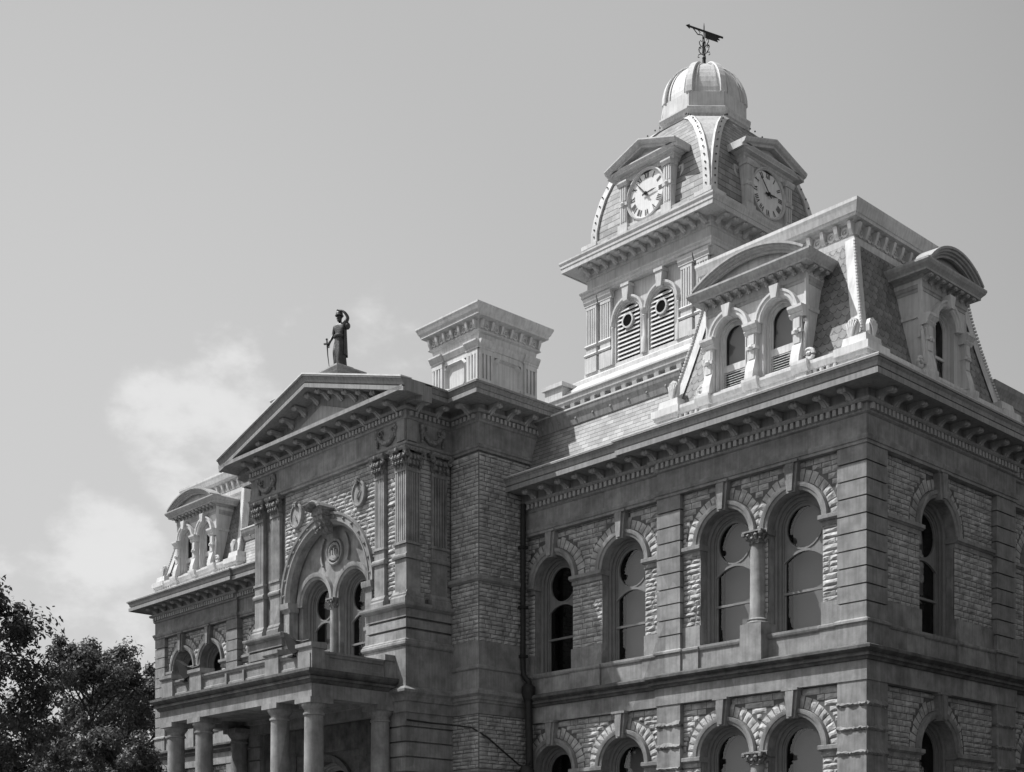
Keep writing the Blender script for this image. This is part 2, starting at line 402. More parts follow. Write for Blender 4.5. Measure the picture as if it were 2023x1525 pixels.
# ------------------------------------------------------------ windows
def window(fr, ac, hw, z0, zs, parent, blind=True, dark=0., oculus=True, key=None, hood=.24, mname='stone', sillz=True, smallkey=False, depth=.34):
    """arched window: frame > hood_mould, keystone, sash, pane, blind"""
    b = MB()
    b.arch(fr, ac, hw, z0, zs, [(.006, -.02), (.006, -depth), (-.3, -depth), (-.3, -.02)], loop=True)        # stone reveal
    root = b.build('window', mname, parent)
    b = MB()
    pr = [(.01, -depth+.06), (.05, -depth+.06), (.09, -depth+.01), (.09, -depth-.06), (.20, -depth-.06), (.20, -depth-.12), (.25, -depth-.12), (.25, -depth-.22), (.0, -depth-.22)]
    b.arch(fr, ac, hw, z0, zs, pr)
    b.build('window_frame', 'sash', root, smooth=True)
    w = hw-.25; d = -depth-.15
    b = MB()
    b.arch(fr, ac, w, z0, zs, [(0, d), (.055, d), (.055, d-.06), (0, d-.06)])
    b.box(fr, ac-w+.055, ac+w-.055, d-.06, d, z0, z0+.09)
    zm = z0+(zs-w-z0)*.50
    b.box(fr, ac-w, ac+w, d-.05, d+.03, zm-.035, zm+.035)
    if oculus:
        r = w-.05
        rows = []
        for i in range(25):
            t = 2*pi*i/24; rows.append([fr.p(ac+(r-q)*cos(t), e, zs+(r-q)*sin(t)) for q, e in ((0, d+.02), (.05, d+.02), (.05, d-.05), (0, d-.05))])
        b.grid(rows, closed=True)
        for sx in (-1, 1):           # solid wooden spandrels under the round light
            rows = []
            for i in range(9):
                t = sx*(.0+.97*i/8); a = ac+w*t; top = zs-sqrt(max(r*r-(w*t)**2, 0))+.02; rows.append([fr.p(a, d-.005, max(top, zs-r-.02-.30*t*t)), fr.p(a, d-.005, zs-r-.02-.30*t*t)])
            b.grid(rows)
        rows = []
        for i in range(9):
            t = -1+2*i/8; a = ac+w*t; zz = zs-r-.02-.30*t*t
            rows.append([fr.p(a, e, zz+q) for q, e in ((-.04, d+.03), (.035, d+.03), (.035, d-.05), (-.04, d-.05))])
        b.grid(rows, closed=True, caps=True)
    b.build('sash', 'sash', root, smooth=True)
    b = MB(); b.archplate(fr, ac, w, z0, zs, d-.04); b.build('pane', 'glass', root, recalc=False)
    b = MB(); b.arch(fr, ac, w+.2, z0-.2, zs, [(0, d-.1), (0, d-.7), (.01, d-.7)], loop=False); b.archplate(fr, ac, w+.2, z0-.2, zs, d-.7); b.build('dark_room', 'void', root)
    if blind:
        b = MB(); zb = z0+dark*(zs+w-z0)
        b.archplate(fr, ac, w-.02, zb, zs, d-.44); b.build('blind', 'blind', root, recalc=False)  # set back so the black gap at its edge stands in for jamb shadow
    if hood:
        b = MB()
        b.arch(fr, ac, hw, zs, zs, [(0, -.05), (0, .07), (-.05, .10), (-.09, .10), (-.11, .14), (-.19, .16), (-hood, .16), (-hood, 0)], legs=False)
        b.build('hood_mould', mname, root, smooth=True)
    if key:
        b = MB(); kz0, kz1, kw, kd = key
        b.prism(fr, [(ac-kw*.36, kz0), (ac+kw*.36, kz0), (ac+kw*.62, kz1), (ac-kw*.62, kz1)], -.02, kd*.75)
        b.prism(fr, [(ac-kw*.20, kz0+.04), (ac+kw*.20, kz0+.04), (ac+kw*.36, kz1-.06), (ac-kw*.36, kz1-.06)], kd*.74, kd)
        b.box(fr, ac-kw*.7, ac+kw*.7, -.02, kd*1.05, kz1-.07, kz1)
        b.build('keystone', mname, root)
    return root
def colonnette(fr, ac, dc, z0, z1, r, parent, m='stone'):
    b = MB()
    b.box(fr, ac-r*1.5, ac+r*1.5, dc-r*1.5, dc+r*1.5, z0, z0+.42)
    hc = .42
    b.lathe(fr, ac, dc, [(r*1.45, z0+.42), (r*1.5, z0+.47), (r*1.2, z0+.52), (r*1.32, z0+.57), (r*1.05, z0+.62), (r, z0+.68), (r*.92, z1-hc), (r*1.1, z1-hc+.03), (r*.92, z1-hc+.05)], 18)
    o = b.build('colonnette', m, parent, smooth=True)
    capital(fr, ac, dc, z1-hc+.04, z1, r*.92, o)
    return o
def capital(fr, ac, dc, z0, z1, r, parent, square=False, w=None):
    """leafy capital: bell, two rings of curling leaves, corner volutes, abacus"""
    b = MB(); h = z1-z0; R = w/2 if w else r
    if square: b.box(fr, ac-R, ac+R, dc-R, dc+R*.95, z0, z1-.1*h)
    else: b.lathe(fr, ac, dc, [(R, z0), (R*1.05, z0+.5*h), (R*1.4, z1-.15*h)], 14)
    b.box(fr, ac-R*1.5, ac+R*1.5, dc-R*1.5, dc+R*1.5, z1-.13*h, z1)
    for row, (zz, o) in enumerate(((.22, 1.12), (.50, 1.25))):
        for k in range(8):
            t = 2*pi*(k+.5*row)/8; ca, sa = cos(t), sin(t)
            b.tube([fr.p(ac+ca*R*q, dc+sa*R*q, z0+h*(zz+e)) for q, e in ((1., -.15), (o, .05), (o+.3, .16), (o+.36, .06))], R*.22, 5)
    for sx in (-1, 1):
        for sy in (-1, 1): b.ball(fr.p(ac+sx*R*1.32, dc+sy*R*1.32, z1-.24*h), R*.34, 7)
    o = b.build('capital', 'ornament', parent); return o
def leaves(b, fr, pts, s, rnd):
    for a, d, z in pts:
        p = fr.p(a, d, z); b.ball(p, s*rnd.uniform(.8, 1.2), 6, (1, 1, rnd.uniform(1., 1.7)))

# ------------------------------------------------------------ shared profiles
def frieze_wall(b, path, zb, zt): b.sweep(path, [(-.6, zb), (0, zb), (0, zt), (-.6, zt)])
def entab(path, za, zf, zd, zb_, ztop, oh, parent, name='entablature', closed=False, crown=True):
    """architrave, frieze, bed mould (stone) and sheet-metal cornice; returns both"""
    b = MB()
    prof = [(-.45, za), (.04, za), (.04, za+.10), (.07, za+.10), (.10, za+.20), (.10, za+.24), (0, za+.28), (0, zf), (.05, zf+.03), (.05, zf+.06), (-.45, zf+.06)]
    b.sweep(path, prof, closed)
    st = b.build(name, 'stone', parent)
    b = MB()
    s = zb_
    prof = [(-.4, zf+.05), (.07, zf+.05), (.07, zd), (.19, zd), (.23, zd+.05), (.23, zd+.11), (.12, zd+.13), (.12, s), (oh-.14, s), (oh-.14, s-.045), (oh-.08, s-.045), (oh-.08, s+.12)]
    if crown: prof += [(oh-.17, s+.13), (oh-.17, s+.17), (oh-.12, s+.185), (oh-.115, s+.22), (oh-.10, s+.30), (oh-.05, ztop-.09), (oh-.045, ztop-.06), (oh, ztop-.055), (oh, ztop), (oh-.1, ztop+.02), (-.4, ztop+.10)]
    else: prof += [(oh-.08, s+.14), (-.4, s+.2)]
    b.sweep(path, prof, closed)
    co = b.build('cornice', 'cornice', parent)
    return st, co
def dentils(path_segs, z0, z1, parent, pitch=.21, off=.07, out=.10):
    rows = []
    for fr, a0, a1 in path_segs:
        b = MB(); rows.append(b); n = int((a1-a0)/pitch)
        for i in range(n):
            a = a0+(i+.5)*(a1-a0)/n; b.box(fr, a-pitch*.26, a+pitch*.26, off-.01, off+out, z0, z1)
    return [b.build('dentil_course', 'trim', parent) for b in rows if b.v]
# console bracket, S-scroll with a lion-mask-like bead at its nose
def bracket_mesh(w, L_, h):
    b = MB(); n = 12; prof = []
    top = [(0, 0), (L_, 0)]
    pts = [(L_, 0), (L_*1.02, -h*.3), (L_*.97, -h*.52), (L_*.86, -h*.60), (L_*.74, -h*.50), (L_*.6, -h*.42), (L_*.42, -h*.50), (L_*.26, -h*.72), (L_*.14, -h*.98), (0, -h*1.12)]
    poly = [(0, 0)]+pts
    F = Fr((0, 0), (1, 0), (0, 1))
    b.lprism(F, [(d, z) for d, z in poly], -w/2, w/2)
    b.lprism(F, [(d*.98+.01, z*1.06-.012) for d, z in poly[1:]]+[(.02, -.03)], -w*.22, w*.22)
    for sx in (-1, 1):
        for (cd, cz, r) in ((L_*.9, -h*.30, h*.30), (L_*.12, -h*.82, h*.24)):
            rows = [[F.p(sx*(w/2+e), cd+r*q*cos(2*pi*i/10), cz+r*q*sin(2*pi*i/10)) for i in range(10)] for e, q in ((0, 1), (.035, .85), (.045, .3))]
            b.grid(rows, closed=True, caps=True)
    b.ball((0, L_*1.0, -h*.32), h*.26, 8, (1.2, .8, 1))
    me_o = b.build('bracket', 'cornice', None, lift=False)
    return me_o
BR = {}
NB = [0]
def brackets(fr, aa, d0, z, parent, key='main', name='bracket', dims=(.19, .56, .27), m='trim'):
    if key not in BR:
        o = bracket_mesh(*dims); o.data.materials[0] = M[m]; BR[key] = o.data; bpy.data.objects.remove(o)
    ang = atan2(fr.n[1], fr.n[0])-pi/2
    for a in aa:
        o = bpy.data.objects.new(name, BR[key]); COL.objects.link(o); o.parent = parent
        p = fr.p(a, d0, z); o.location = (p[0], p[1], p[2]+EYE); o.rotation_euler = (0, 0, ang); NB[0] += 1

# ============================================================ right pavilion (its mirror image is the left one)
ZS = 7.15          # top of the string course
ZSP = 11.2         # springing of the upper windows
ZSP2 = 4.32        # springing of the lower windows
ZBOT = -1.7
MIRLIST = []
def P(o): MIRLIST.append(o); return o
pavF = FRONT(.2); pavS = SIDE(-.2)
def wallpanel(fr, a0, a1, wins, seed, zt=13.02, zlow=True, ret=None, name='stone_wall'):
    """brick-coursed rock-faced panel with arched openings; wins [(ac,hw)]"""
    b = MB(); holes = [(ac, hw, 7.95, ZSP) for ac, hw in wins]+[(ac, hw, .6, ZSP2) for ac, hw in wins]
    backing(b, fr, a0, a1, ZBOT, 13.1, holes)
    bk = b.build(name, 'mortar', CH, recalc=False)
    for k, (zs, z0, z1) in enumerate(((ZSP, 8.62, zt), (ZSP2, -.2, 6.12))):
        s = MB()
        hh = [(ac, hw, z0-9, zs, hw+.62) for ac, hw in wins]
        rr = random.Random(seed+k)
        stones(s, fr, a0, a1, z0, zs-.11, [(ac, hw, -99, 99, 0) for ac, hw in wins], seed=seed+k)
        stones(s, fr, a0, a1, zs+.02, z1, hh, seed=seed+k+50)
        for i, (ac, hw) in enumerate(wins):
            lo = a0 if i == 0 else (wins[i-1][0]+ac)/2; hi = a1 if i == len(wins)-1 else (wins[i+1][0]+ac)/2
            voussoirs(s, fr, ac, hw+.26, hw+.60, zs, 19, seed=seed+i, zmax=z1-.02, amin=lo, amax=hi)
        s.build('rock_facing', 'rock', bk, recalc=False)
    # dressed bands: impost, sill zone, plinth
    edges = [a0]+[q for ac, hw in wins for q in (ac-hw, ac+hw)]+[a1]
    def one(nm, fn):
        b = MB(); fn(b); b.build(nm, 'stone', bk)
    for i in range(0, len(edges), 2):
        A, B = edges[i], edges[i+1]
        ea = .0 if i == 0 else .06; eb = 0 if i == len(edges)-2 else .06
        for zs in (ZSP, ZSP2):
            def f(b):
                b.lprism(fr, [(-.3, zs-.15), (.09, zs-.15), (.13, zs-.11), (.17, zs-.10), (.17, zs+.01), (.13, zs+.03), (-.3, zs+.03)], A-ea, B+eb)
                b.lprism(fr, [(-.3, zs-.30), (.055, zs-.30), (.055, zs-.15), (-.3, zs-.15)], A, B)
            one('impost', f)
        def f(b):
            b.box(fr, A, B, -.3, .07, 7.95, 8.62); b.box(fr, A, B, -.3, .16, ZS-.05, 7.80)
            b.lprism(fr, [(-.3, 7.78), (.19, 7.78), (.22, 7.83), (.22, 7.90), (.06, 7.96), (-.3, 7.96)], A-ea*.5, B+eb*.5)
        one('pier_base', f)
    for ac, hw in wins:
        def f(b):
            b.box(fr, ac-hw, ac+hw, -.42, .08, ZS-.05, 7.78)
            b.lprism(fr, [(-.7, 7.76), (.10, 7.76), (.14, 7.80), (.16, 7.86), (.16, 7.93), (.05, 7.96), (-.7, 7.99)], ac-hw-.02, ac+hw+.02)
        one('window_sill', f)
        one('apron', lambda b: b.box(fr, ac-hw, ac+hw, -.42, .02, ZBOT, .6))
    return bk
def course_profile(z0, z1, out, step, groove=.045, gd=.075, inn=-.4, rough=False, rnd=None):
    pr = [(inn, z0), (out, z0)]; z = z0
    n = max(1, round((z1-z0)/step)); st = (z1-z0)/n
    for i in range(1, n):
        z = z0+st*i; pr += [(out, z-groove/2), (out-gd, z-groove/2), (out-gd, z+groove/2), (out, z+groove/2)]
    return pr+[(out, z1), (inn, z1)]
def quoin(path, parent=None, name='quoin'):
    b = MB(); b.sweep(path, course_profile(7.92, 13.03, 0, .51))
    b.sweep(path, [(-.4, ZS-.05), (.03, ZS-.05), (.03, 7.80), (.09, 7.83), (.09, 7.90), (0, 7.96), (-.4, 7.96)])
    b.sweep(path, course_profile(ZBOT, 6.14, 0, .735, .10, .07))
    q = b.build(name, 'stone', parent or CH)
    rnd = random.Random(int(abs(path[1][0]*7+path[1][1]*3)*10)); b = MB(); n = round((6.14-ZBOT)/.735); st = (6.14-ZBOT)/n
    for (xa, ya), (xb, yb) in zip(path[:-1], path[1:]):
        L_ = sqrt((xb-xa)**2+(yb-ya)**2)
        if L_ < .6: continue
        u = ((xb-xa)/L_, (yb-ya)/L_); fr = Fr((xa, ya), u, (u[1], -u[0]))
        for k in range(n-4, n):
            z = ZBOT+st*k; m = int(L_/.05); rows = []; hh = .05
            for i in range(m+1):
                hh = min(.13, max(.01, hh+rnd.uniform(-.03, .03))); o = .035+.05*abs(sin(i*.37+k*2))+rnd.uniform(-.012, .012)
                rows.append([fr.p(L_*i/m, .004, z+.05+hh), fr.p(L_*i/m, o*.6, z+.045+hh*.4), fr.p(L_*i/m, o, z+.03+rnd.uniform(-.03, .02)), fr.p(L_*i/m, .0, z-.02-rnd.uniform(0, .05)), fr.p(L_*i/m, -.06, z+.05)])
            b.grid(rows, closed=True, caps=True)
    if b.v: b.build('rock_faced_edge', 'stone', q)
    return q
P(wallpanel(pavF, -7.03, -.98, [(-5.29, .99), (-2.62, .99)], 11))
P(quoin([(-8.0, .5), (-8.0, 0), (-7.0, 0), (-7.0, .3)]))
P(quoin([(-.99, .3), (-.99, 0), (0, 0), (0, 1.14), (-.3, 1.14)]))
P(window(pavF, -5.29, .99, 7.97, ZSP, CH, True, .0, key=(12.10, 13.05, .42, .30)))
P(window(pavF, -2.62, .99, 7.97, ZSP, CH, True, .0, key=(12.10, 13.05, .42, .30)))
P(window(pavF, -5.29, .99, .6, ZSP2, CH, True, .3, key=(5.25, 6.15, .42, .30), oculus=False))
P(window(pavF, -2.62, .99, .6, ZSP2, CH, True, .3, key=(5.25, 6.15, .42, .30), oculus=False))
P(colonnette(pavF, -3.955, .06, 7.86, ZSP-.02, .262, CH)); P(colonnette(pavF, -3.955, .06, .5, ZSP2-.02, .262, CH))
b = MB(); b.box(pavF, -4.36, -3.55, -.3, .46, ZS-.05, 7.86); P(b.build('pedestal', 'stone', CH))
# side
wallpanel(pavS, 1.13, 7.78, [(4.3, 1.04)], 31)
quoin([(-.3, 7.76), (0, 7.76), (0, 9.05), (-.4, 9.05)])
window(pavS, 4.3, 1.04, 7.97, ZSP, CH, True, .38, key=(12.16, 13.05, .42, .30))
window(pavS, 4.3, 1.04, .6, ZSP2, CH, False, key=(5.28, 6.15, .42, .30), oculus=False)
wallpanel(SIDE(-.5), 9.05, 19, [(11.6, 1.0), (15, 1.0)], 41)
window(SIDE(-.5), 11.6, 1., 7.97, ZSP, CH, key=(12.1, 13.05, .42, .30))
# connecting wing
wingF = FRONT(.32)
P(wallpanel(wingF, -14.6, -7.98, [(-13.2, .97), (-9.78, .99)], 21))
P(window(wingF, -13.2, .97, 7.97, ZSP, CH, False, key=(12.08, 13.05, .42, .30)))
P(window(wingF, -9.78, .99, 7.97, ZSP, CH, True, 0., key=(12.10, 13.05, .42, .30)))
P(window(wingF, -13.2, .97, .6, ZSP2, CH, False, key=(5.25, 6.15, .42, .30), oculus=False))
P(window(wingF, -9.78, .99, .6, ZSP2, CH, True, .2, key=(5.25, 6.15, .42, .30), oculus=False))
# entablature, string course
mpath = [(-14.6, .12), (-8.0, .12), (-8.0, 0), (0, 0), (0, 9.05), (-.25, 9.05), (-.25, 22)]
st_, co_ = entab(mpath, 13.01, 13.85, 14.15, 14.55, 15.0, 1.07, CH); P(st_); P(co_)
MIRLIST.extend(dentils([(FRONT(.12), -14.5, -8.05), (FRONT(0), -7.95, -.02), (SIDE(0), .02, 9.0), (SIDE(-.25), 9.1, 20)], 13.97, 14.14, CH))
b = MB(); lpath = [(-14.6, .30), (-8.0, .30), (-8.0, .10), (0+.0, .10)]
spath = [(-14.6, .16), (-7.95, .16), (-7.95, .05), (0-.0, .05), (-.05, 0+.05), (-.05, 9.0), (-.4, 9.0), (-.4, 22)]
spath = [(-14.6, .2), (-8.02, .2), (-8.02, .0), (0, 0), (0, 9.05), (-.4, 9.05), (-.4, 22)]
b.sweep(spath, [(-.5, 6.14), (.03, 6.14), (.03, 6.72), (-.5, 6.72)])
P(b.build('string_frieze', 'stone', CH))
b = MB(); b.sweep(spath, [(-.5, 6.71), (.035, 6.71), (.10, 6.73), (.13, 6.80), (.20, 6.82), (.20, 6.88), (.15, 6.90), (.15, 6.93), (.27, 7.0), (.30, 7.02), (.30, 7.10), (.25, 7.13), (.05, 7.19), (-.5, 7.19)])
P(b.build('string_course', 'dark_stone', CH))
b = MB(); b.sweep(mpath, [(-.3, 14.98), (.98, 14.985), (1.075, 15.0), (1.075, 15.03), (.3, 15.10), (-.3, 15.11)]); P(b.build('cornice_flashing', 'edge', CH))
brF = MB
def bracket_row(fr, aa, z=14.545, d0=.12, **k): brackets(fr, aa, d0, z, CH, **k)
n0 = len(COL.objects)
bracket_row(FRONT(0), [-.42-.84*k for k in range(10)]); bracket_row(SIDE(0), [.42+.84*k for k in range(11)])
bracket_row(FRONT(.12), [-8.8-.84*k for k in range(7)])
bracket_row(FRONT(0), [MIRX+.42+.84*k for k in range(10)]); bracket_row(FRONT(.12), [MIRX+8.8+.84*k for k in range(4)])

# parapet plinth on the cornice, mansard roof, hips, roof cornice
def panelled_plinth(fr, a0, a1, d, blocks, parent, m='white'):
    b = MB()
    b.lprism(fr, [(-.5, 14.95), (d+.05, 14.95), (d+.05, 15.15), (d, 15.2), (d, 15.62), (d+.06, 15.66), (d+.13, 15.78), (d+.13, 15.86), (d, 15.92), (-.5, 15.92)], a0, a1)
    for a, w in blocks:
        b.box(fr, a-w/2, a+w/2, -.4, d+.10, 14.95, 15.66)
        b.lprism(fr, [(-.4, 15.6), (d+.16, 15.6), (d+.22, 15.76), (d+.24, 15.84), (d+.24, 15.93), (-.4, 15.96)], a-w/2-.1, a+w/2+.1)
        for q in (0, 1):       # raised square panel
            s = w*(.34-.13*q); b.prism(fr, [(a-s, 15.38-s*.8), (a+s, 15.38-s*.8), (a+s, 15.38+s*.8), (a-s, 15.38+s*.8)], d+.05, d+.13+.03*q)
        s = w*.27
    return b.build('parapet', m, parent)
P(panelled_plinth(FRONT(0), -6.2, -1.9, 0, [(-5.93, .36), (-4.05, .36), (-2.2, .36)], CH))
panelled_plinth(SIDE(0), 3.0, 6.2, 0, [(3.35, .36), (5.85, .36)], CH)
# baluster-like slots either side and corner blocks
b = MB()
def cornerblock(b, cx, cy, sx, sy, w=.9):
    fr = Fr((cx, cy), (sx, 0), (0, sy))     # a inwards along the front, d outwards
    b.box(fr, 0, w, -w, 0, 14.95, 15.62)
    b.box(fr, -.06, w+.06, -w-.06, .06, 15.58, 15.70); b.box(fr, -.13, w+.13, -w-.13, .13, 15.70, 15.92)
    b.box(fr, 0.02, w-.02, -w+.02, -.02, 15.92, 16.24, .05)
    for (z0, z1, q) in ((15.1, 15.5, .0), (15.19, 15.41, .02)):
        e = .12 if q == 0 else .2
        b.box(fr, e, w-e, -.02, .03+q, z0, z1)
    b.box(fr, -.03, .02, -w+.12, -.12, 15.1, 15.5)
cornerblock(b, 0.0, -.0, -1, -1); P(b.build('corner_block', 'white', CH)); b = MB(); cornerblock(b, -8.0, 0, 1, -1)
P(b.build('corner_block', 'white', CH))
b = MB(); cornerblock(b, 0, 9.05, -1, 1); b.build('corner_block', 'white', CH)
b = MB()
for fr, a0, a1 in ((FRONT(-.05), -1.9, -.95), (FRONT(-.05), -7.1, -6.2)):
    b.lprism(fr, [(-.15, 15.62), (.0, 15.62), (.06, 15.78), (.06, 15.88), (-.15, 15.9)], a0, a1); b.box(fr, a0, a1, -.15, -.02, 15.0, 15.18)
    for i in range(4):
        a = a0+(i+.5)*(a1-a0)/4; b.lathe(fr, a, -.08, [(.05, 15.15), (.085, 15.25), (.04, 15.40), (.07, 15.55), (.07, 15.63)], 8)
P(b.build('balustrade', 'white', CH))
b = MB()
for fr, a0, a1 in ((SIDE(-.05), .95, 3.0), (SIDE(-.05), 6.2, 8.1)):
    b.box(fr, a0, a1, -.2, 0, 14.95, 15.62); b.lprism(fr, [(-.2, 15.6), (.04, 15.6), (.12, 15.78), (.12, 15.88), (-.2, 15.9)], a0, a1)
b.build('parapet', 'white', CH)
mrect = lambda i: [(-8+i, i), (-i, i), (-i, 9.05-i), (-8+i, 9.05-i)]
b = MB(); prof = [(-.30, 14.95), (-.34, 15.6), (-.46, 16.3), (-.66, 17.1), (-.90, 18.1), (-1.12, 19.1), (-1.22, 19.72)]
b.sweep([(-8, 0), (0, 0), (0, 9.05), (-8, 9.05)], prof, closed=True, uv=True)
P(b.build('mansard_roof', 'slate', CH, recalc=False))
def mitre_pts(cx, cy, sx, sy, out=0.): return [(cx+sx*(o+out), cy+sy*(o+out), z) for o, z in prof[1:]]
def hip(cx, cy, sx, sy):
    b = MB(); pts = mitre_pts(cx, cy, sx, sy, .03)
    rows = []
    for i, (x, y, z) in enumerate(pts):
        w = .30
        # L-shaped board folded round the hip
        rows.append([(x+sx*(-w), y+sy*.02, z), (x+sx*.05, y+sy*.05, z), (x+sx*.02, y-sy*w, z), (x-sx*.1, y-sy*.1, z)])
    b.grid(rows, closed=True, caps=True)
    o = b.build('hip_board', 'white', CH)
    b = MB()
    for i in range(len(pts)-1):
        p, q = Vector(pts[i]), Vector(pts[i+1]); n = max(2, int((q-p).length/.105))
        for k in range(n):
            t = p+(q-p)*(k/n); b.ball((t.x+sx*.07, t.y+sy*.07, t.z), .062, 6, (1, 1, .8))
    b.build('rope_moulding', 'edge', o, smooth=True)
    return o
P(hip(0, 0, 1, -1)); P(hip(-8, 0, -1, -1)); hip(0, 9.05, 1, 1)
def palmette(b, fr, a, d, z, s=.3):
    """shell-shaped acroterion leaf"""
    n = 10; rows = []
    for th in (0, .12):
        rows.append([fr.p(a+s*.62*sin(2*pi*i/n)*(1-.15*cos(2*pi*i/n)), d-th, z+s*(1-cos(2*pi*i/n))) for i in range(n)])
    b.grid(rows, closed=True, caps=True)
    for k in range(5):
        t = (k-2)*.28; b.tube([fr.p(a, d+.02, z+.05), fr.p(a+s*.4*sin(t)*1.5, d+.05, z+s*1.1*cos(t)), fr.p(a+s*.5*sin(t)*1.9, d+.02, z+s*1.75*cos(t))], .035, 5)
b = MB()
palmette(b, FRONT(-.0), -.58, -.15, 16.2, .32); palmette(b, SIDE(0), .58, -.15, 16.2, .32); palmette(b, FRONT(0), -7.42, -.15, 16.2, .34)
P(b.build('acroterion', 'white', CH))
rpath = [(-8, 0), (0, 0), (0, 9.05), (-8, 9.05)]
b = MB()
b.sweep(rpath, [(-1.6, 19.55), (-1.24, 19.55), (-1.20, 19.62), (-1.18, 19.80), (-1.28, 19.86), (-1.30, 20.24), (-1.24, 20.27), (-1.20, 20.31), (-1.02, 20.33), (-1.0, 20.40), (-.97, 20.42), (-.92, 20.60), (-.885, 20.70), (-.885, 20.80), (-1.6, 20.88)], closed=True)
P(b.build('roof_cornice', 'white', CH))
def rosette_row(fr, a0, a1, pitch, z, d, s, parent, m='white'):
    b = MB(); n = max(1, round((a1-a0)/pitch))
    for i in range(n+1):
        a = a0+(a1-a0)*i/n
        b.lprism(fr, [(d-.05, z-s), (d+s*.5, z-s*.8), (d+s*.85, z-s*.1), (d+s*1.2, z+s), (d-.05, z+s)], a-s*.30, a+s*.30)
        if i < n:
            c = a+(a1-a0)/n/2
            rows = [[fr.p(c+s*q*cos(2*pi*k/10), d+e, z-.02+s*q*sin(2*pi*k/10)) for k in range(10)] for q, e in ((.75, -.02), (.78, .05), (.5, .06), (.45, .015), (.2, .02), (.12, .07))]
            b.grid(rows, closed=True, caps=True)
            for sx in (-1, 1): b.ball(fr.p(c+sx*s*.9, d+.03, z-s*.55), s*.26, 6)
    return b.build('rosette_frieze', m, parent)
P(rosette_row(FRONT(1.29), -6.7, -1.3, .47, 20.06, 0, .19, CH)); rosette_row(SIDE(-1.29), 1.4, 7.7, .47, 20.06, 0, .19, CH)
b = MB(); b.box(G0, -7.0, -1.0, 1.1, 8, 20.5, 20.86); P(b.build('flat_roof', 'edge', CH))

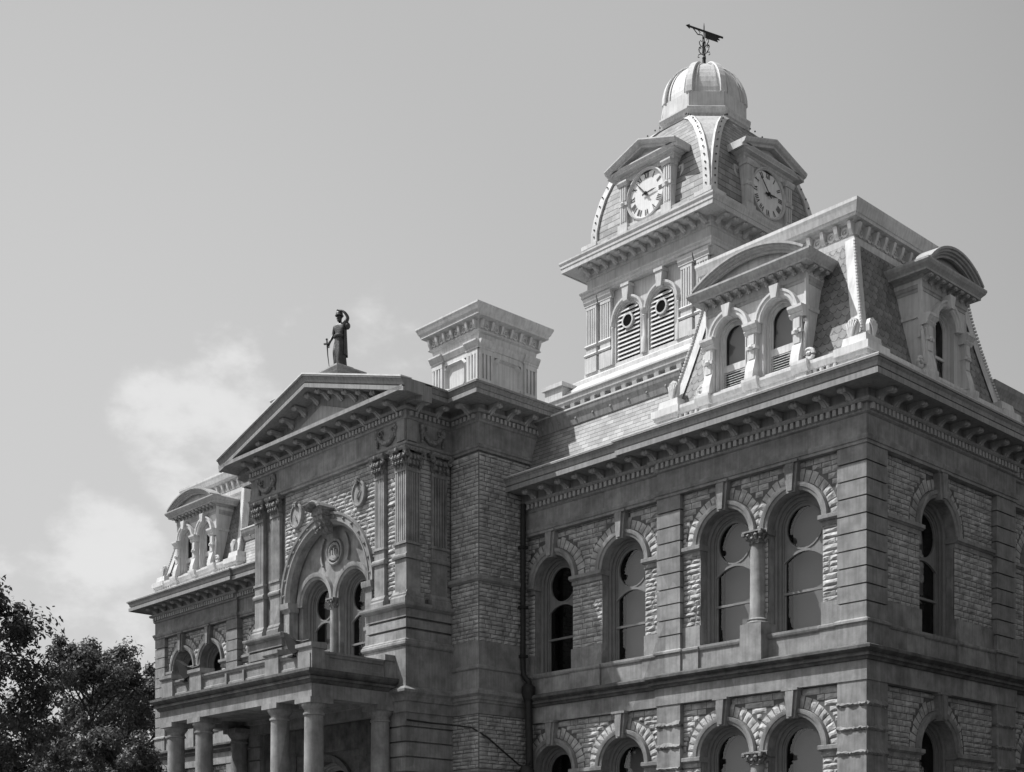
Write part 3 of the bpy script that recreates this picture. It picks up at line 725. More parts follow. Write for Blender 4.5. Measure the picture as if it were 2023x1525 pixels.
# dormers with curved pediments
def dormer(fr, ac, half, arches, backd, parent, seed=0, louvre=True):
    root = None; b = MB()
    z0, zsp, zt = 15.9, 17.62, 18.78
    hw = .60
    holes = [(a, hw, z0+.1, zsp) for a in arches]
    backing(b, fr, ac-half, ac+half, z0-.1, zt, holes, d=.0)
    # cheeks and roof
    for sx in (-1, 1):
        x = ac+sx*half
        b.add([fr.p(x, 0, z0-.1), fr.p(x, 0, zt), fr.p(x, -backd, zt), fr.p(x, -backd*.45, z0-.1)], [(0, 1, 2, 3)])
        x2 = x+sx*.055
        b.box(fr, min(x, x2), max(x, x2), -.12, 0.02, 17.0, zt); b.box(fr, min(x, x2), max(x, x2), -backd, .0, zt-.14, zt-.02); b.box(fr, min(x, x2), max(x, x2), -backd*.78, .0, 17.62, 17.74)
        b.box(fr, min(x, x2), max(x, x2), -backd*.8, -backd*.8+.12, 17.74, zt)
    root = b.build('dormer', 'white', parent)
    for a in arches:
        w = window(fr, a, hw, z0+.1, zsp, root, blind=False, oculus=False, hood=0, mname='white', depth=.18) if False else None
        b = MB()
        b.arch(fr, a, hw, z0+.1, zsp, [(0, .03), (.03, .03), (.03, -.12), (.10, -.12), (.10, -.20), (.16, -.2), (.16, -.26), (0, -.26)])
        b.arch(fr, a, hw, zsp, zsp, [(.04, .0), (.04, .10), (-.02, .16), (-.10, .16), (-.13, .20), (-.20, .20), (-.20, 0)], legs=False)
        b.prism(fr, [(a-.09, zsp+hw-.08), (a+.09, zsp+hw-.08), (a+.17, zsp+hw+.32), (a-.17, zsp+hw+.32)], .0, .30)
        wf = b.build('window', 'white', root, smooth=True)
        b = MB(); r = hw-.16; d = -.24
        b.box(fr, a-r, a+r, d-.04, d+.02, 16.72, 16.80); b.arch(fr, a, r, z0+.1, zsp, [(0, d+.01), (.05, d+.01), (.05, d-.04), (0, d-.04)])
        if louvre:
            b.box(fr, a-r, a+r, d-.03, d+.03, 16.58, 16.74)
            for k in range(7):
                zz = 16.05+k*.078
                b.add([fr.p(a-r, d+.05, zz), fr.p(a+r, d+.05, zz), fr.p(a+r, d-.05, zz+.05), fr.p(a-r, d-.05, zz+.05), fr.p(a-r, d+.05, zz+.018), fr.p(a+r, d+.05, zz+.018), fr.p(a+r, d-.05, zz+.068), fr.p(a-r, d-.05, zz+.068)],
                      [(0, 1, 2, 3), (4, 5, 6, 7), (0, 1, 5, 4), (2, 3, 7, 6)])
        b.build('louvre' if louvre else 'sash', 'white', wf)
        b = MB(); b.archplate(fr, a, r, 16.6 if louvre else z0+.1, zsp, d-.03); b.build('pane', 'glass', wf, recalc=False)
        b = MB(); b.arch(fr, a, r+.06, z0+.05, zsp, [(0, d-.05), (0, d-.6), (.01, d-.6)], loop=False); b.archplate(fr, a, r+.06, z0+.05, zsp, d-.6); b.build('dark_room', 'void', wf)
        if louvre:
            b = MB(); b.archplate(fr, a, r, 16.75, zsp, d-.22); b.build('blind', 'blind', wf, recalc=False)
    # piers with scroll consoles
    ps = [ac-half+.16, ac+half-.16]
    if len(arches) == 2: ps.append(ac)
    for a in ps:
        b = MB(); w = .15
        b.box(fr, a-w, a+w, 0, .16, z0, 17.36)
        b.lprism(fr, [(0, z0), (.34, z0), (.30, z0+.25), (.22, z0+.5), (.18, z0+.62), (0, z0+.62)], a-w, a+w)
        for k, (zb, zt_) in enumerate(((16.55, 16.82), (17.0, 17.32))):
            b.box(fr, a-w+.05, a+w-.05, .16, .19, zb, zt_)
        b.ball(fr.p(a, .2, 16.91), .10, 8, (1, 1, .9))
        b.box(fr, a-w-.02, a+w+.02, 0, .21, 16.86, 16.96)
        b.lprism(fr, [(0, 17.34), (.18, 17.34), (.24, 17.42), (.22, 17.46), (.30, 17.56), (.33, 17.58), (.33, 17.66), (0, 17.68)], a-w-.10, a+w+.10)
        b.build('pilaster', 'white', root)
        if a != ac:
            sx = -1 if a < ac else 1
            b = MB(); x = a+sx*w
            pts = []
            cen = (x+sx*.22, 16.12)
            for i in range(26):
                t = i/25*2*pi*1.35; r = .20*(1-i/25*.75); pts.append(fr.p(cen[0]-sx*r*cos(t)*1.0, .06, cen[1]-r*sin(t)*-1+0))
            b.tube([fr.p(x+sx*.02, .06, 17.2), fr.p(x+sx*.10, .06, 17.22), fr.p(x+sx*.14, .06, 17.12), fr.p(x+sx*.08, .06, 16.9), fr.p(x+sx*.03, .06, 16.5)]+pts, .065, 7)
            b.build('scroll', 'white', root, smooth=True)
    # cornice with small modillions, segmental pediment
    oh = .50; pth = [(ac-half, backd*1.5), (ac-half, 0), (ac+half, 0), (ac+half, backd*1.5)]
    F2 = Fr(fr.o, fr.u, (-fr.n[0], -fr.n[1]))
    def sw(b, prof): 
        pp = [(a, dd) for a, dd in pth]; b.sweep(pp, prof, fr=F2)
    b = MB()
    sw(b, [(-.2, 18.42), (.02, 18.42), (.02, 18.50), (.05, 18.53), (.05, 18.80), (.10, 18.83), (.12, 18.87), (.36, 18.87), (.36, 18.93), (.40, 18.98), (.46, 19.04), (.50, 19.12), (.50, 19.18), (-.2, 19.22)])
    co = b.build('dormer_cornice', 'cornice_l', root)
    # curved hood
    b = MB(); W_ = half+.5-.30; rise = .62; R = (W_*W_+rise*rise)/(2*rise); t1 = math.asin(W_/R)
    prof = [(-.10, .0), (.22, .0), (.22, -.05), (.30, -.05), (.30, .02), (.36, .03), (.38, .07), (.44, .09), (.45, .15), (.50, .16), (.50, .23), (-.10, .25)]
    rows = []
    for i in range(17):
        t = -t1+2*t1*i/16
        fl = 1
        rows.append([fr.p(ac+(R+h-.05)*sin(t), d, 19.18+rise-R+(R+h-.05)*cos(t)-.06) for d, h in prof])
    b.grid(rows, closed=True, caps=True)
    pts = [(ac+(R)*sin(-t1+2*t1*i/16), 19.18+rise-R+R*cos(-t1+2*t1*i/16)-.08) for i in range(17)]
    b.prism(fr, [(ac-W_, 19.12)]+pts+[(ac+W_, 19.12)], -.2, .12)
    # roof of the dormer running back
    rows = [[fr.p(a, d, z+.12) for a, z in pts] for d in (.1, -backd*1.6)]
    b.grid(rows)
    b.build('curved_pediment', 'cornice_l', root, smooth=True)
    ns = max(4, int(half*2/.33))
    brackets(fr, [ac-half-.0+ (2*half)*i/ns for i in range(ns+1)], .05, 18.87, root, key='small', name='modillion', dims=(.10, .27, .17), m='cornice_l')
    sf = Fr((fr.p(ac+half, 0, 0)[0], fr.p(ac+half, 0, 0)[1]), (-fr.n[0], -fr.n[1]), fr.u)
    brackets(sf, [.10, .43, .76, 1.09], .05, 18.87, root, key='small', name='modillion')
    return root
M['cornice_l'] = mat('painted_dormer_cornice', .40, .12, 1.6, .6, .12, 10, spec=.35, streak=.25)
dm = dormer(FRONT(.1), -4.06, 1.86, [-4.98, -3.14], 1.35, CH)
dormer(SIDE(-.1), 4.55, 1.30, [4.55], 1.35, CH, louvre=False)
MIRDORM = dm
# left dormer is a mirrored build (needs three levels, so it is built again)
FM = Fr((MIRX, .1), (-1, 0), (0, -1))
dormer(FM, -4.06, 1.86, [-4.98, -3.14], 1.35, CH)

# wing roof
b = MB(); b.sweep([(-14.6, .12), (-7.0, .12)], [(.30, 15.06), (-.05, 15.12), (-.62, 16.86)], uv=True); P(b.build('slate_roof', 'plainslate', CH, recalc=False))
b = MB(); b.sweep([(-14.6, .12), (-7.45, .12)], [(-1.2, 16.8), (-.64, 16.8), (-.56, 16.84), (-.52, 17.02), (-.44, 17.2), (-.40, 17.36), (-1.2, 17.36)])
b.add([(-14.6, 1.0, 17.34), (-7.0, 1.0, 17.34), (-7.0, 12, 17.5), (-14.6, 12, 17.5)], [(0, 1, 2, 3)])
P(b.build('roof_curb', 'cornice', CH))
b = MB(); b.sweep([(-14.6, .12), (-7.45, .12)], [(-1.2, 17.34), (-.40, 17.345), (-.385, 17.36), (-.385, 17.41), (-1.2, 17.43)]); P(b.build('curb_flashing', 'edge', CH))
b = MB()
for k in range(9): b.ball((-14.1+k*.85, .12+.50, 17.03), .05, 8, (1, .5, 1))
P(b.build('curb_boss', 'cornice', CH, smooth=True))
# side wing roof going back behind the pavilion
b = MB(); b.sweep([(-.25, 9.2), (-.25, 22)], [(.2, 15.06), (-.15, 15.12), (-.72, 16.86)], uv=True); b.build('slate_roof', 'plainslate', CH, recalc=False)
b = MB(); b.sweep([(-.25, 9.0), (-.25, 22)], [(-1.3, 16.8), (-.74, 16.8), (-.66, 16.84), (-.60, 17.02), (-.50, 17.2), (-.46, 17.36), (-1.3, 17.4)]); b.build('roof_curb', 'cornice', CH)

# ============================================================ centre block and temple front
XC = -21.16
BL, BR_ = -27.79, -14.53; BY = -2.14; TL, TR = -26.25, -16.07; TY = -4.22
def plainwall(fr, a0, a1, zs, seed, holes=(), name='stone_wall', z0=-1.7, z1=15.9):
    b = MB(); backing(b, fr, a0, a1, z0, z1, [h[:4] for h in holes]); bk = b.build(name, 'mortar', CH, recalc=False)
    for k, (p, q) in enumerate(zs):
        s = MB(); stones(s, fr, a0+.01, a1-.01, p, q, [h[4] for h in holes], seed=seed+k, ch=.15); s.build('rock_facing', 'rock', bk, recalc=False)
    return bk
bands = [(8.95, 11.12), (11.34, 15.72), (-.2, 4.2), (4.4, 6.35)]
plainwall(SIDE(BR_), BY, .4, bands, 101)
plainwall(FRONT(BY), TR, BR_, bands, 111)
plainwall(SIDE(BR_), .4, 8, [(15.2, 15.72)], 117, z0=12)
# string courses and dressed bands on the block
b = MB(); bp = [(TR-.05, BY), (BR_, BY), (BR_, .3)]
b.sweep(bp, [(-.3, 7.95), (.05, 7.95), (.05, 8.95), (-.3, 8.95)]); b.sweep(bp, [(-.3, 7.92), (.10, 7.94), (.13, 7.98), (.13, 8.06), (.05, 8.12), (-.3, 8.12)])
b.sweep(bp, [(-.3, 7.25), (.08, 7.25), (.08, 7.93), (-.3, 7.93)])
b.sweep(bp, [(-.3, 6.35), (.06, 6.35), (.06, 6.72), (.12, 6.75), (.14, 6.82), (.19, 6.85), (.19, 6.95), (.30, 7.04), (.30, 7.13), (.10, 7.26), (-.3, 7.26)])
b.sweep(bp, [(-.3, 11.10), (.07, 11.10), (.11, 11.14), (.15, 11.16), (.15, 11.26), (.05, 11.34), (-.3, 11.34)])
b.sweep(bp, [(-.3, 4.2), (.07, 4.2), (.15, 4.28), (.15, 4.36), (-.3, 4.4)]); b.sweep(bp, [(-.3, -1.7), (.12, -1.7), (.12, -.2), (-.3, -.2)])
b.build('dressed_band', 'stone', CH)
# temple walls: side (facing +X) and front with the great arch
plainwall(SIDE(TR-.10), TY, BY+.1, [(10.5, 15.75)], 121)
TF = FRONT(TY+.15)
ARC, ARH, ARZ = -21.1, 2.72, 11.42
b = MB(); backing(b, TF, TL, TR, -1.7, 15.95, [(ARC, ARH, 7.6, ARZ), (ARC, 1.75, -1.6, 3.2)]); bk = b.build('stone_wall', 'mortar', CH, recalc=False)
s = MB(); hh = [(ARC, ARH, -9, ARZ, ARH+.1)]
stones(s, TF, -24.0, -18.0, 10.2, 15.85, hh, seed=131, ch=.15); stones(s, TF, -24.95, -24.60, 10.5, 15.85, seed=133); stones(s, TF, -17.35, -16.75, 10.5, 15.85, seed=134)
s.build('rock_facing', 'rock', bk, recalc=False)
# great arch: hood, deep reveal, tympanum with medallion
b = MB()
b.arch(TF, ARC, ARH, 8.1, ARZ, [(0, -.02), (0, -.42), (-.3, -.42), (-.3, -.02)])
b.arch(TF, ARC, ARH, ARZ, ARZ, [(.12, -.3), (.12, .02), (.06, .06), (.0, .14), (-.05, .14), (-.05, .10), (-.24, .10), (-.24, .16), (-.33, .18), (-.33, 0)], n=32, legs=False)
for k in range(15):
    t = pi*(k+.5)/15
    p = TF.p(ARC+(ARH+.145)*cos(t), .12, ARZ+(ARH+.145)*sin(t)); b.ball(p, .06, 8)
for sx in (-1, 1):
    x = ARC+sx*(ARH-.02)
    b.lprism(TF, [(-.3, 11.05), (.10, 11.05), (.12, 11.12), (.20, 11.18), (.22, 11.30), (.22, 11.40), (-.3, 11.42)], x-.28, x+.30)
    b.box(TF, x-.16, x+.22, -.3, .10, 8.2, 11.05); b.box(TF, x-.19, x+.25, -.3, .15, 9.6, 9.72)
b.build('great_arch', 'stone', CH, smooth=True)
TYF = FRONT(TY+.15+.36)
b = MB(); tw = [(-22.33, .93), (-19.87, .93)]
tb = []
n = 26
outer = [(ARC-ARH, 8.1)]+[(ARC-ARH*cos(pi*i/n), ARZ+ARH*sin(pi*i/n)) for i in range(n+1)]+[(ARC+ARH, 8.1)]
loops = [outer]
for ac, hw in tw: loops.append([(ac+hw, 8.3), (ac+hw, 11.25)]+[(ac+hw*cos(pi*i/14), 11.25+hw*sin(pi*i/14)) for i in range(1, 14)]+[(ac-hw, 11.25), (ac-hw, 8.3)])
tri = tessellate_polygon([[Vector((x, y, 0)) for x, y in lp] for lp in loops])
b.add([TYF.p(x, 0, y) for lp in loops for x, y in lp], [tuple(t) for t in tri])
# medallion and curved ribs
for r0, e in ((.52, .0), (.36, .0)):
    rows = [[TYF.p(ARC+.05+(r0-q)*cos(2*pi*i/28), d, 13.05+(r0-q)*sin(2*pi*i/28)) for q, d in ((0, 0), (0, .12), (.05, .14), (.10, .10), (.10, 0))] for i in range(29)]
    b.grid(rows)
b.lprism(TYF, [(0, 12.80), (.12, 12.80), (.12, 12.92), (0, 12.92)], ARC-.28, ARC+.38)
for k in range(3): b.box(TYF, ARC-.14+.14*k, ARC-.07+.14*k, 0, .10, 12.92, 13.12+.08*(k == 1))
b.arch(TYF, ARC+.05, .95, 13.05, 13.05, [(0, 0), (0, .10), (.10, .10), (.10, 0)], n=10, legs=False, a0=-.5, a1=.75)
b.arch(TYF, ARC+.05, .95, 13.05, 13.05, [(0, 0), (0, .10), (.10, .10), (.10, 0)], n=10, legs=False, a0=pi+.5, a1=pi-.75)
b.build('tympanum', 'stone', CH)
for ac, hw in tw: window(TYF, ac, hw, 8.3, 11.25, CH, True, .0, hood=.27, depth=.25)
colonnette(TYF, ARC, .05, 8.1, 11.25, .17, CH)
# oak-leaf console keystone with a little curved hood
b = MB(); kc = ARC+.05
b.lprism(TF, [(0, 13.65), (.22, 13.7), (.50, 14.15), (.55, 14.5), (0, 14.5)], kc-.28, kc+.28)
b.arch(TF, kc, .60, 14.22, 14.22, [(0, 0), (0, .78), (.06, .84), (.13, .80), (.16, .70), (.16, 0)], n=8, legs=False, a0=2.55, a1=.59)
b.box(TF, kc-.34, kc+.34, 0, .55, 14.3, 14.62)
for k in range(34): b.ball(TF.p(kc+random.uniform(-.24, .24), .34+random.uniform(0, .16), 14.0+random.uniform(-.34, .25)), .055, 6)
b.build('keystone', 'ornament', CH)
# two roundels
for rc in (-23.05, -18.95):
    b = MB()
    rows = [[TF.p(rc+(.42-q)*cos(2*pi*i/26), d, 14.76+(.50-q)*sin(2*pi*i/26)) for q, d in ((0, 0), (0, .14), (.03, .17), (.08, .17), (.10, .12))] for i in range(27)]
    b.grid(rows); b.add([TF.p(rc+.33*cos(2*pi*i/26), .12, 14.76+.41*sin(2*pi*i/26)) for i in range(26)], [tuple(range(26))])
    sg = 1 if rc > ARC else -1
    b.tube([TF.p(rc-.05*sg, .15, 14.55), TF.p(rc+.03*sg, .17, 14.72), TF.p(rc+.14*sg, .15, 14.86)], .04, 6, taper=.015)
    for k in range(7): b.ball(TF.p(rc+random.uniform(-.1, .1), .19, 15.2+random.uniform(-.08, .12)), .06, 6)
    b.build('roundel', 'stone', CH)
# giant pilasters
def pilaster(fr, a0, a1, out, front=True):
    b = MB(); w = a1-a0; m = (a0+a1)/2
    b.lprism(fr, [(-.2, 10.28), (out+.14, 10.28), (out+.14, 10.45), (out+.09, 10.52), (out+.10, 10.58), (out+.03, 10.70), (-.2, 10.70)], a0-.09, a1+.09)
    b.box(fr, a0, a1, -.2, out, 10.70, 11.92)
    b.lprism(fr, [(-.2, 11.86), (out+.07, 11.86), (out+.09, 11.92), (out+.09, 11.98), (out+.02, 12.05), (-.2, 12.05)], a0-.07, a1+.07)
    b.box(fr, a0, a1, -.2, out, 12.03, 12.42)
    b.lprism(fr, [(-.2, 12.38), (out+.06, 12.38), (out+.06, 12.47), (-.2, 12.5)], a0-.05, a1+.05)
    b.box(fr, a0+.035, a1-.035, -.2, out-.045, 12.47, 15.1)
    nf = 5; g = (w-.04)/(nf*2+1)
    for k in range(nf+1): b.box(fr, a0+.02+g*2*k, a0+.02+g*(2*k+1), 0, out, 12.47, 15.02)
    b.box(fr, a0, a1, -.2, out+.02, 14.98, 15.10)
    p = b.build('pilaster', 'stone', CH)
    # capital
    b = MB(); rnd = random.Random(int(a0*100))
    b.box(fr, a0+.02, a1-.02, -.2, out, 15.08, 15.68); b.lprism(fr, [(-.2, 15.68), (out+.16, 15.68), (out+.20, 15.74), (out+.20, 15.82), (-.2, 15.82)], a0-.16, a1+.16)
    for row, (z, o) in enumerate(((15.22, .04), (15.40, .08))):
        for k in range(4):
            a = a0+w*(k+.5)/4+(w/8 if row else 0)*(0 if k < 3 else -1)
            b.tube([fr.p(a, out, z-.14), fr.p(a, out+o, z+.02), fr.p(a, out+o+.10, z+.12), fr.p(a, out+o+.12, z+.03)], .052, 6)
            b.ball(fr.p(a, out+o+.11, z+.02), .055, 6)
    for sx in (-1, 1):
        c = (m+sx*(w/2+.05), 15.60)
        pts = []
        for i in range(14):
            t = i/13*2*pi*1.3; r = .14*(1-i/13*.75); pts.append(fr.p(c[0]+sx*r*cos(t)*.8, out+.12, c[1]-.03-r*sin(t)*-1))
        b.tube([fr.p(m+sx*.06, out+.06, 15.42)]+pts, .04, 6)
    b.ball(fr.p(m, out+.2, 15.72), .09, 6)
    b.build('capital', 'ornament', p)
    return p
for a0, a1 in ((-17.93, -17.36), (-16.72, -16.07), (-25.99, -25.38), (-24.85, -24.2)):
    pilaster(TF, a0, a1, .15 if a1 != -16.07 else .15)
pilaster(SIDE(TR-.13), TY+.012, TY+.65, .118); pilaster(SIDE(TR-.13), -3.04, -2.32, .13)
# rusticated base piers under the pilasters
def rust(path, z0=8.09, z1=10.28):
    b = MB(); b.sweep(path, [(-.5, 7.2), (.16, 7.2), (.16, 8.72), (-.5, 8.72)])
    b.sweep(path, [(-.5, 8.70), (.20, 8.70), (.24, 8.76), (.24, 8.84), (.20, 8.88), (.20, 8.92), (.14, 8.98), (-.5, 8.98)])
    b.sweep(path, course_profile(8.96, 10.10, .10, .38, .085, .13)); b.sweep(path, [(-.5, 10.06), (.14, 10.06), (.20, 10.10), (.26, 10.14), (.28, 10.2), (.28, 10.26), (.1, 10.31), (-.5, 10.31)])
    return b.build('rusticated_base', 'stone', CH)
rust([(-18.22, TY+.4), (-18.22, TY), (TR, TY), (TR, BY+.15)]); rust([(-26.25, BY), (-26.25, TY), (-24.0, TY), (-24.0, TY+.4)])
b = MB(); tp = [(TL, BY), (TL, TY), (TR, TY), (TR, BY+.1)]
b.sweep(tp, [(-.5, 6.35), (.20, 6.35), (.20, 6.72), (.26, 6.75), (.28, 6.85), (.33, 6.95), (.42, 7.04), (.42, 7.13), (.2, 7.26), (-.5, 7.26)])
b.sweep([(TR-.8, TY), (TR, TY), (TR, BY+.1)], course_profile(-1.7, 6.38, .14, .55, .06, .10))
b.sweep([(TL, BY), (TL, TY), (TL+.8, TY)], course_profile(-1.7, 6.38, .14, .55, .06, .10))
b.build('dressed_band', 'stone', CH)
# entablature of block and temple
cpath = [(BL, 3), (BL, BY), (TL, BY), (TL, TY), (TR, TY), (TR, BY), (BR_, BY), (BR_, 7)]
b = MB()
b.sweep(cpath, [(-.45, 15.78), (.05, 15.78), (.05, 15.86), (.10, 15.90), (.12, 15.98), (.02, 16.03), (.02, 16.76), (.06, 16.80), (.06, 17.3), (-.45, 17.3)])
b.build('entablature', 'stone', CH)
b = MB()
b.sweep(cpath, [(-.4, 16.80), (.08, 16.80), (.08, 17.10), (.17, 17.10), (.22, 17.15), (.22, 17.20), (.12, 17.22), (.12, 17.40), (.93, 17.40), (.93, 17.355), (.99, 17.355), (.99, 17.50), (-.4, 17.56)])
crown = [(.6, 17.48), (.89, 17.49), (.89, 17.52), (.95, 17.54), (.97, 17.60), (1.02, 17.67), (1.02, 17.69), (1.07, 17.695), (1.07, 17.74), (-.4, 17.84), (-.4, 17.5)]
b.sweep([(TR, TY-.0), (TR, BY), (BR_, BY), (BR_, 7)], crown); b.sweep([(BL, 3), (BL, BY), (TL, BY), (TL, TY)], crown)
b.build('cornice', 'cornice', CH)
dentils([(FRONT(TY), TL+.05, TR-.02), (SIDE(TR), TY+.02, BY-.2), (FRONT(BY), TR+.2, BR_-.02), (SIDE(BR_), BY+.02, 3), (FRONT(BY), BL+.05, TL-.2)], 16.90, 17.05, CH, pitch=.2, off=.08)
bracket_row(FRONT(TY), [TR-.40-1.04*k*.905 for k in range(11)], z=17.395); bracket_row(SIDE(TR), [TY+.40, TY+1.3], z=17.395); bracket_row(FRONT(BY), [BR_-.40], z=17.395)
bracket_row(SIDE(BR_), [BY+.42+.88*k for k in range(5)], z=17.395)
# pediment
AX = -21.05; zt = lambda a, base=17.60, top=19.16: base+(top-base)*(1-abs(a-AX)/(5.09+1.07))
x0, x1 = TL-1.07, TR+1.07
slope = (19.16-17.60)/6.16
b = MB()
PF = FRONT(TY)
prof = [(-.3, -.20), (.12, -.20), (.12, -.02), (.86, -.02), (.86, -.06), (.99, -.06), (.99, .09), (.90, .10), (.90, .13), (.96, .15), (.98, .23), (1.03, .32), (1.04, .345), (1.09, .35), (1.09, .42), (-.3, .44)]
x0 += .12; AXP = (x0+x1)/2+.1
def zr(a): return 17.30+(19.50-.42-17.30)*(1-abs(a-AXP)/((x1-x0)/2))
rows = [[PF.p(a, d, zr(a)+h) for d, h in prof] for a in (x0+.0, AXP, x1-.0)]
b.grid(rows, closed=True, caps=True)
b.build('raking_cornice', 'cornice', CH)
b = MB(); b.prism(PF, [(x0+.5, 17.3), (x1-.5, 17.3), (AXP, zr(AXP))], -.3, .10); b.build('tympanum_wall', 'cornice', CH)
b = MB()
sc = .52
for q, d in ((0, .16), (.18, .13)):
    s2 = sc*(1-q); o = [(AXP-6.16*s2*.95, 17.5+.0), (AXP+6.16*s2*.95, 17.5), (AXP, 17.5+1.95*s2)]
    b.prism(PF, o, .08, d+.04*(q == 0))
b.build('pediment_panel', 'cornice_l', CH)
for sx in (-1, 1):
    for k in range(6):
        a = AXP+sx*(.35+.86*k)
        if abs(a-AXP) < 4.9: bracket_row(PF, [a], z=zr(a)-.02)
b = MB()   # gable roof behind the pediment
rows = [[(a, y, zr(a)+.43) for a in (x0+.1, AXP, x1-.1)] for y in (TY-1.0, 4.0)]
b.grid(rows); b.add([(BL-.6, BY-.6, 17.8), (BR_+.6, BY-.6, 17.8), (BR_+.6, 9, 17.8), (BL-.6, 9, 17.8)], [(0, 1, 2, 3)])
b.build('gable_roof', 'plainslate', CH, recalc=False)
b = MB(); rows = [[PF.p(a, d, zr(a)+h) for d, h in ((1.11, .40), (1.11, .455), (.6, .47), (.6, .44))] for a in (x0-.01, AXP, x1+.01)]
b.grid(rows, closed=True, caps=True); b.build('cornice_flashing', 'edge', CH)
b = MB(); b.sweep([(TR, TY+.2), (TR, BY), (BR_, BY), (BR_, 7)], [(.9, 17.725), (1.075, 17.735), (1.075, 17.765), (-.3, 17.85), (-.3, 17.8)]); b.build('cornice_flashing', 'cornice', CH)
# swags on the frieze over the pilasters
def swag(fr, a, d, w, z, parent):
    b = MB(); rnd = random.Random(int(a*10))
    for i in range(17):
        t = i/16*2-1; b.ball(fr.p(a+w*t, d+.05, z-.36*(1-t*t)), .085+.03*(1-t*t), 6)
    for sx in (-1, 1):
        for k in range(7): b.ball(fr.p(a+sx*(w+.03*rnd.uniform(-1, 1)), d+.06, z+.12-.085*k), .06+.05*(k < 3), 6)
        pts = [fr.p(a+sx*(w-.16+.10*cos(2*pi*i/9*1.2)), d+.06, z+.05+.10*sin(2*pi*i/9*1.2)) for i in range(9)]; b.tube(pts, .035, 6)
    return b.build('garland', 'ornament', parent)
for a in (-17.10, -25.05): swag(FRONT(TY), a, .02, .55, 16.52, CH)
b = MB(); b.box(FRONT(TY), TR-.42, TR, -.1, .10, 16.03, 16.77); b.box(SIDE(TR), TY, TY+.40, -.1, .10, 16.03, 16.77); b.build('frieze_block', 'stone', CH)
swag(SIDE(TR), TY+1.15, .02, .5, 16.52, CH)

# ============================================================ roof turrets (square, panelled)
def turret(x0, x1, y0, y1):
    rect = [(x0, y0), (x1, y0), (x1, y1), (x0, y1)]
    b = MB()
    b.sweep(rect, [(-.4, 17.6), (.10, 17.6), (.10, 18.35), (.04, 18.42), (-.065, 18.46), (-.065, 20.7), (-.4, 20.7)], closed=True)
    root = b.build('roof_turret', 'white', CH)
    b = MB(); b.sweep(rect, [(-.3, 20.12), (.0, 20.12), (.0, 20.18), (.04, 20.40), (.14, 20.44), (.16, 20.47), (.12, 20.50), (.12, 20.84), (.22, 20.88), (.36, 20.92), (.36, 20.99), (.42, 21.07), (.47, 21.19), (.50, 21.25), (.50, 21.31), (-.3, 21.46)], closed=True)
    b.build('turret_cornice', 'white', root)
    w = x1-x0; l = y1-y0
    for fr, A, B in ((FRONT(y0), x0, x1), (SIDE(x1), y0, y1), (LEFT(x0), -y1, -y0)):
        b = MB(); pw = (B-A)*.22
        for s, e in ((A, A+pw), (B-pw, B)):
            b.box(fr, s-.0, e, -.05, .07, 18.45, 18.75)
            g = (e-s)/7
            for k in range(4): b.box(fr, s+g*2*k, s+g*(2*k+1), -.05, .07, 18.72, 19.72)
            b.box(fr, s, e, -.05, .07, 19.66, 19.86)
            b.lprism(fr, [(-.05, 19.84), (.10, 19.84), (.10, 19.90), (.14, 19.94), (.22, 20.08), (.22, 20.14), (-.05, 20.14)], s-.06, e+.06)
        b.lprism(fr, [(-.05, 19.90), (.04, 19.90), (.12, 20.08), (.12, 20.13), (-.05, 20.13)], A+pw, B-pw)
        c = (A+B)/2; q = (B-A)*.215
        # wall skin round the sunk panel
        q_, c_ = q*1.1, (A+B)/2; za, zb_ = 19.16-.58, 19.16+.54
        b.box(fr, A, c_-q_, -.3, 0, 18.42, 20.7); b.box(fr, c_+q_, B, -.3, 0, 18.42, 20.7); b.box(fr, c_-q_, c_+q_, -.3, -.001, 18.42, za); b.box(fr, c_-q_, c_+q_, -.3, -.001, zb_, 20.7)
        cc = .17
        def octo(k): 
            Q = q*k; z0, z1 = 19.16-.5*k-.02, 19.16+.5*k; C = cc
            return [(c-Q+C, z0), (c+Q-C, z0), (c+Q, z0+C), (c+Q, z1-C), (c+Q-C, z1), (c-Q+C, z1), (c-Q, z1-C), (c-Q, z0+C)]
        o1, o2, o3 = octo(1.12), octo(1.0), octo(.86)
        n = 8
        for oa, ob, da, db in ((o1, o2, .0, .07), (o2, o3, .07, -.06)):
            b.add([fr.p(x, da, z) for x, z in oa]+[fr.p(x, db, z) for x, z in ob], [(i, (i+1) % n, n+(i+1) % n, n+i) for i in range(n)])
        b.add([fr.p(x, -.058, z) for x, z in o3], [tuple(range(8))])
        b.build('panel', 'white', root)
        rr = rosette_row(fr, A+.0, B-.0, .46, 20.66, .12, .15, root)
    return root
turret(-17.88, -15.30, -1.46, 1.41)
turret(-27.95, -25.37, -1.46, 1.41)

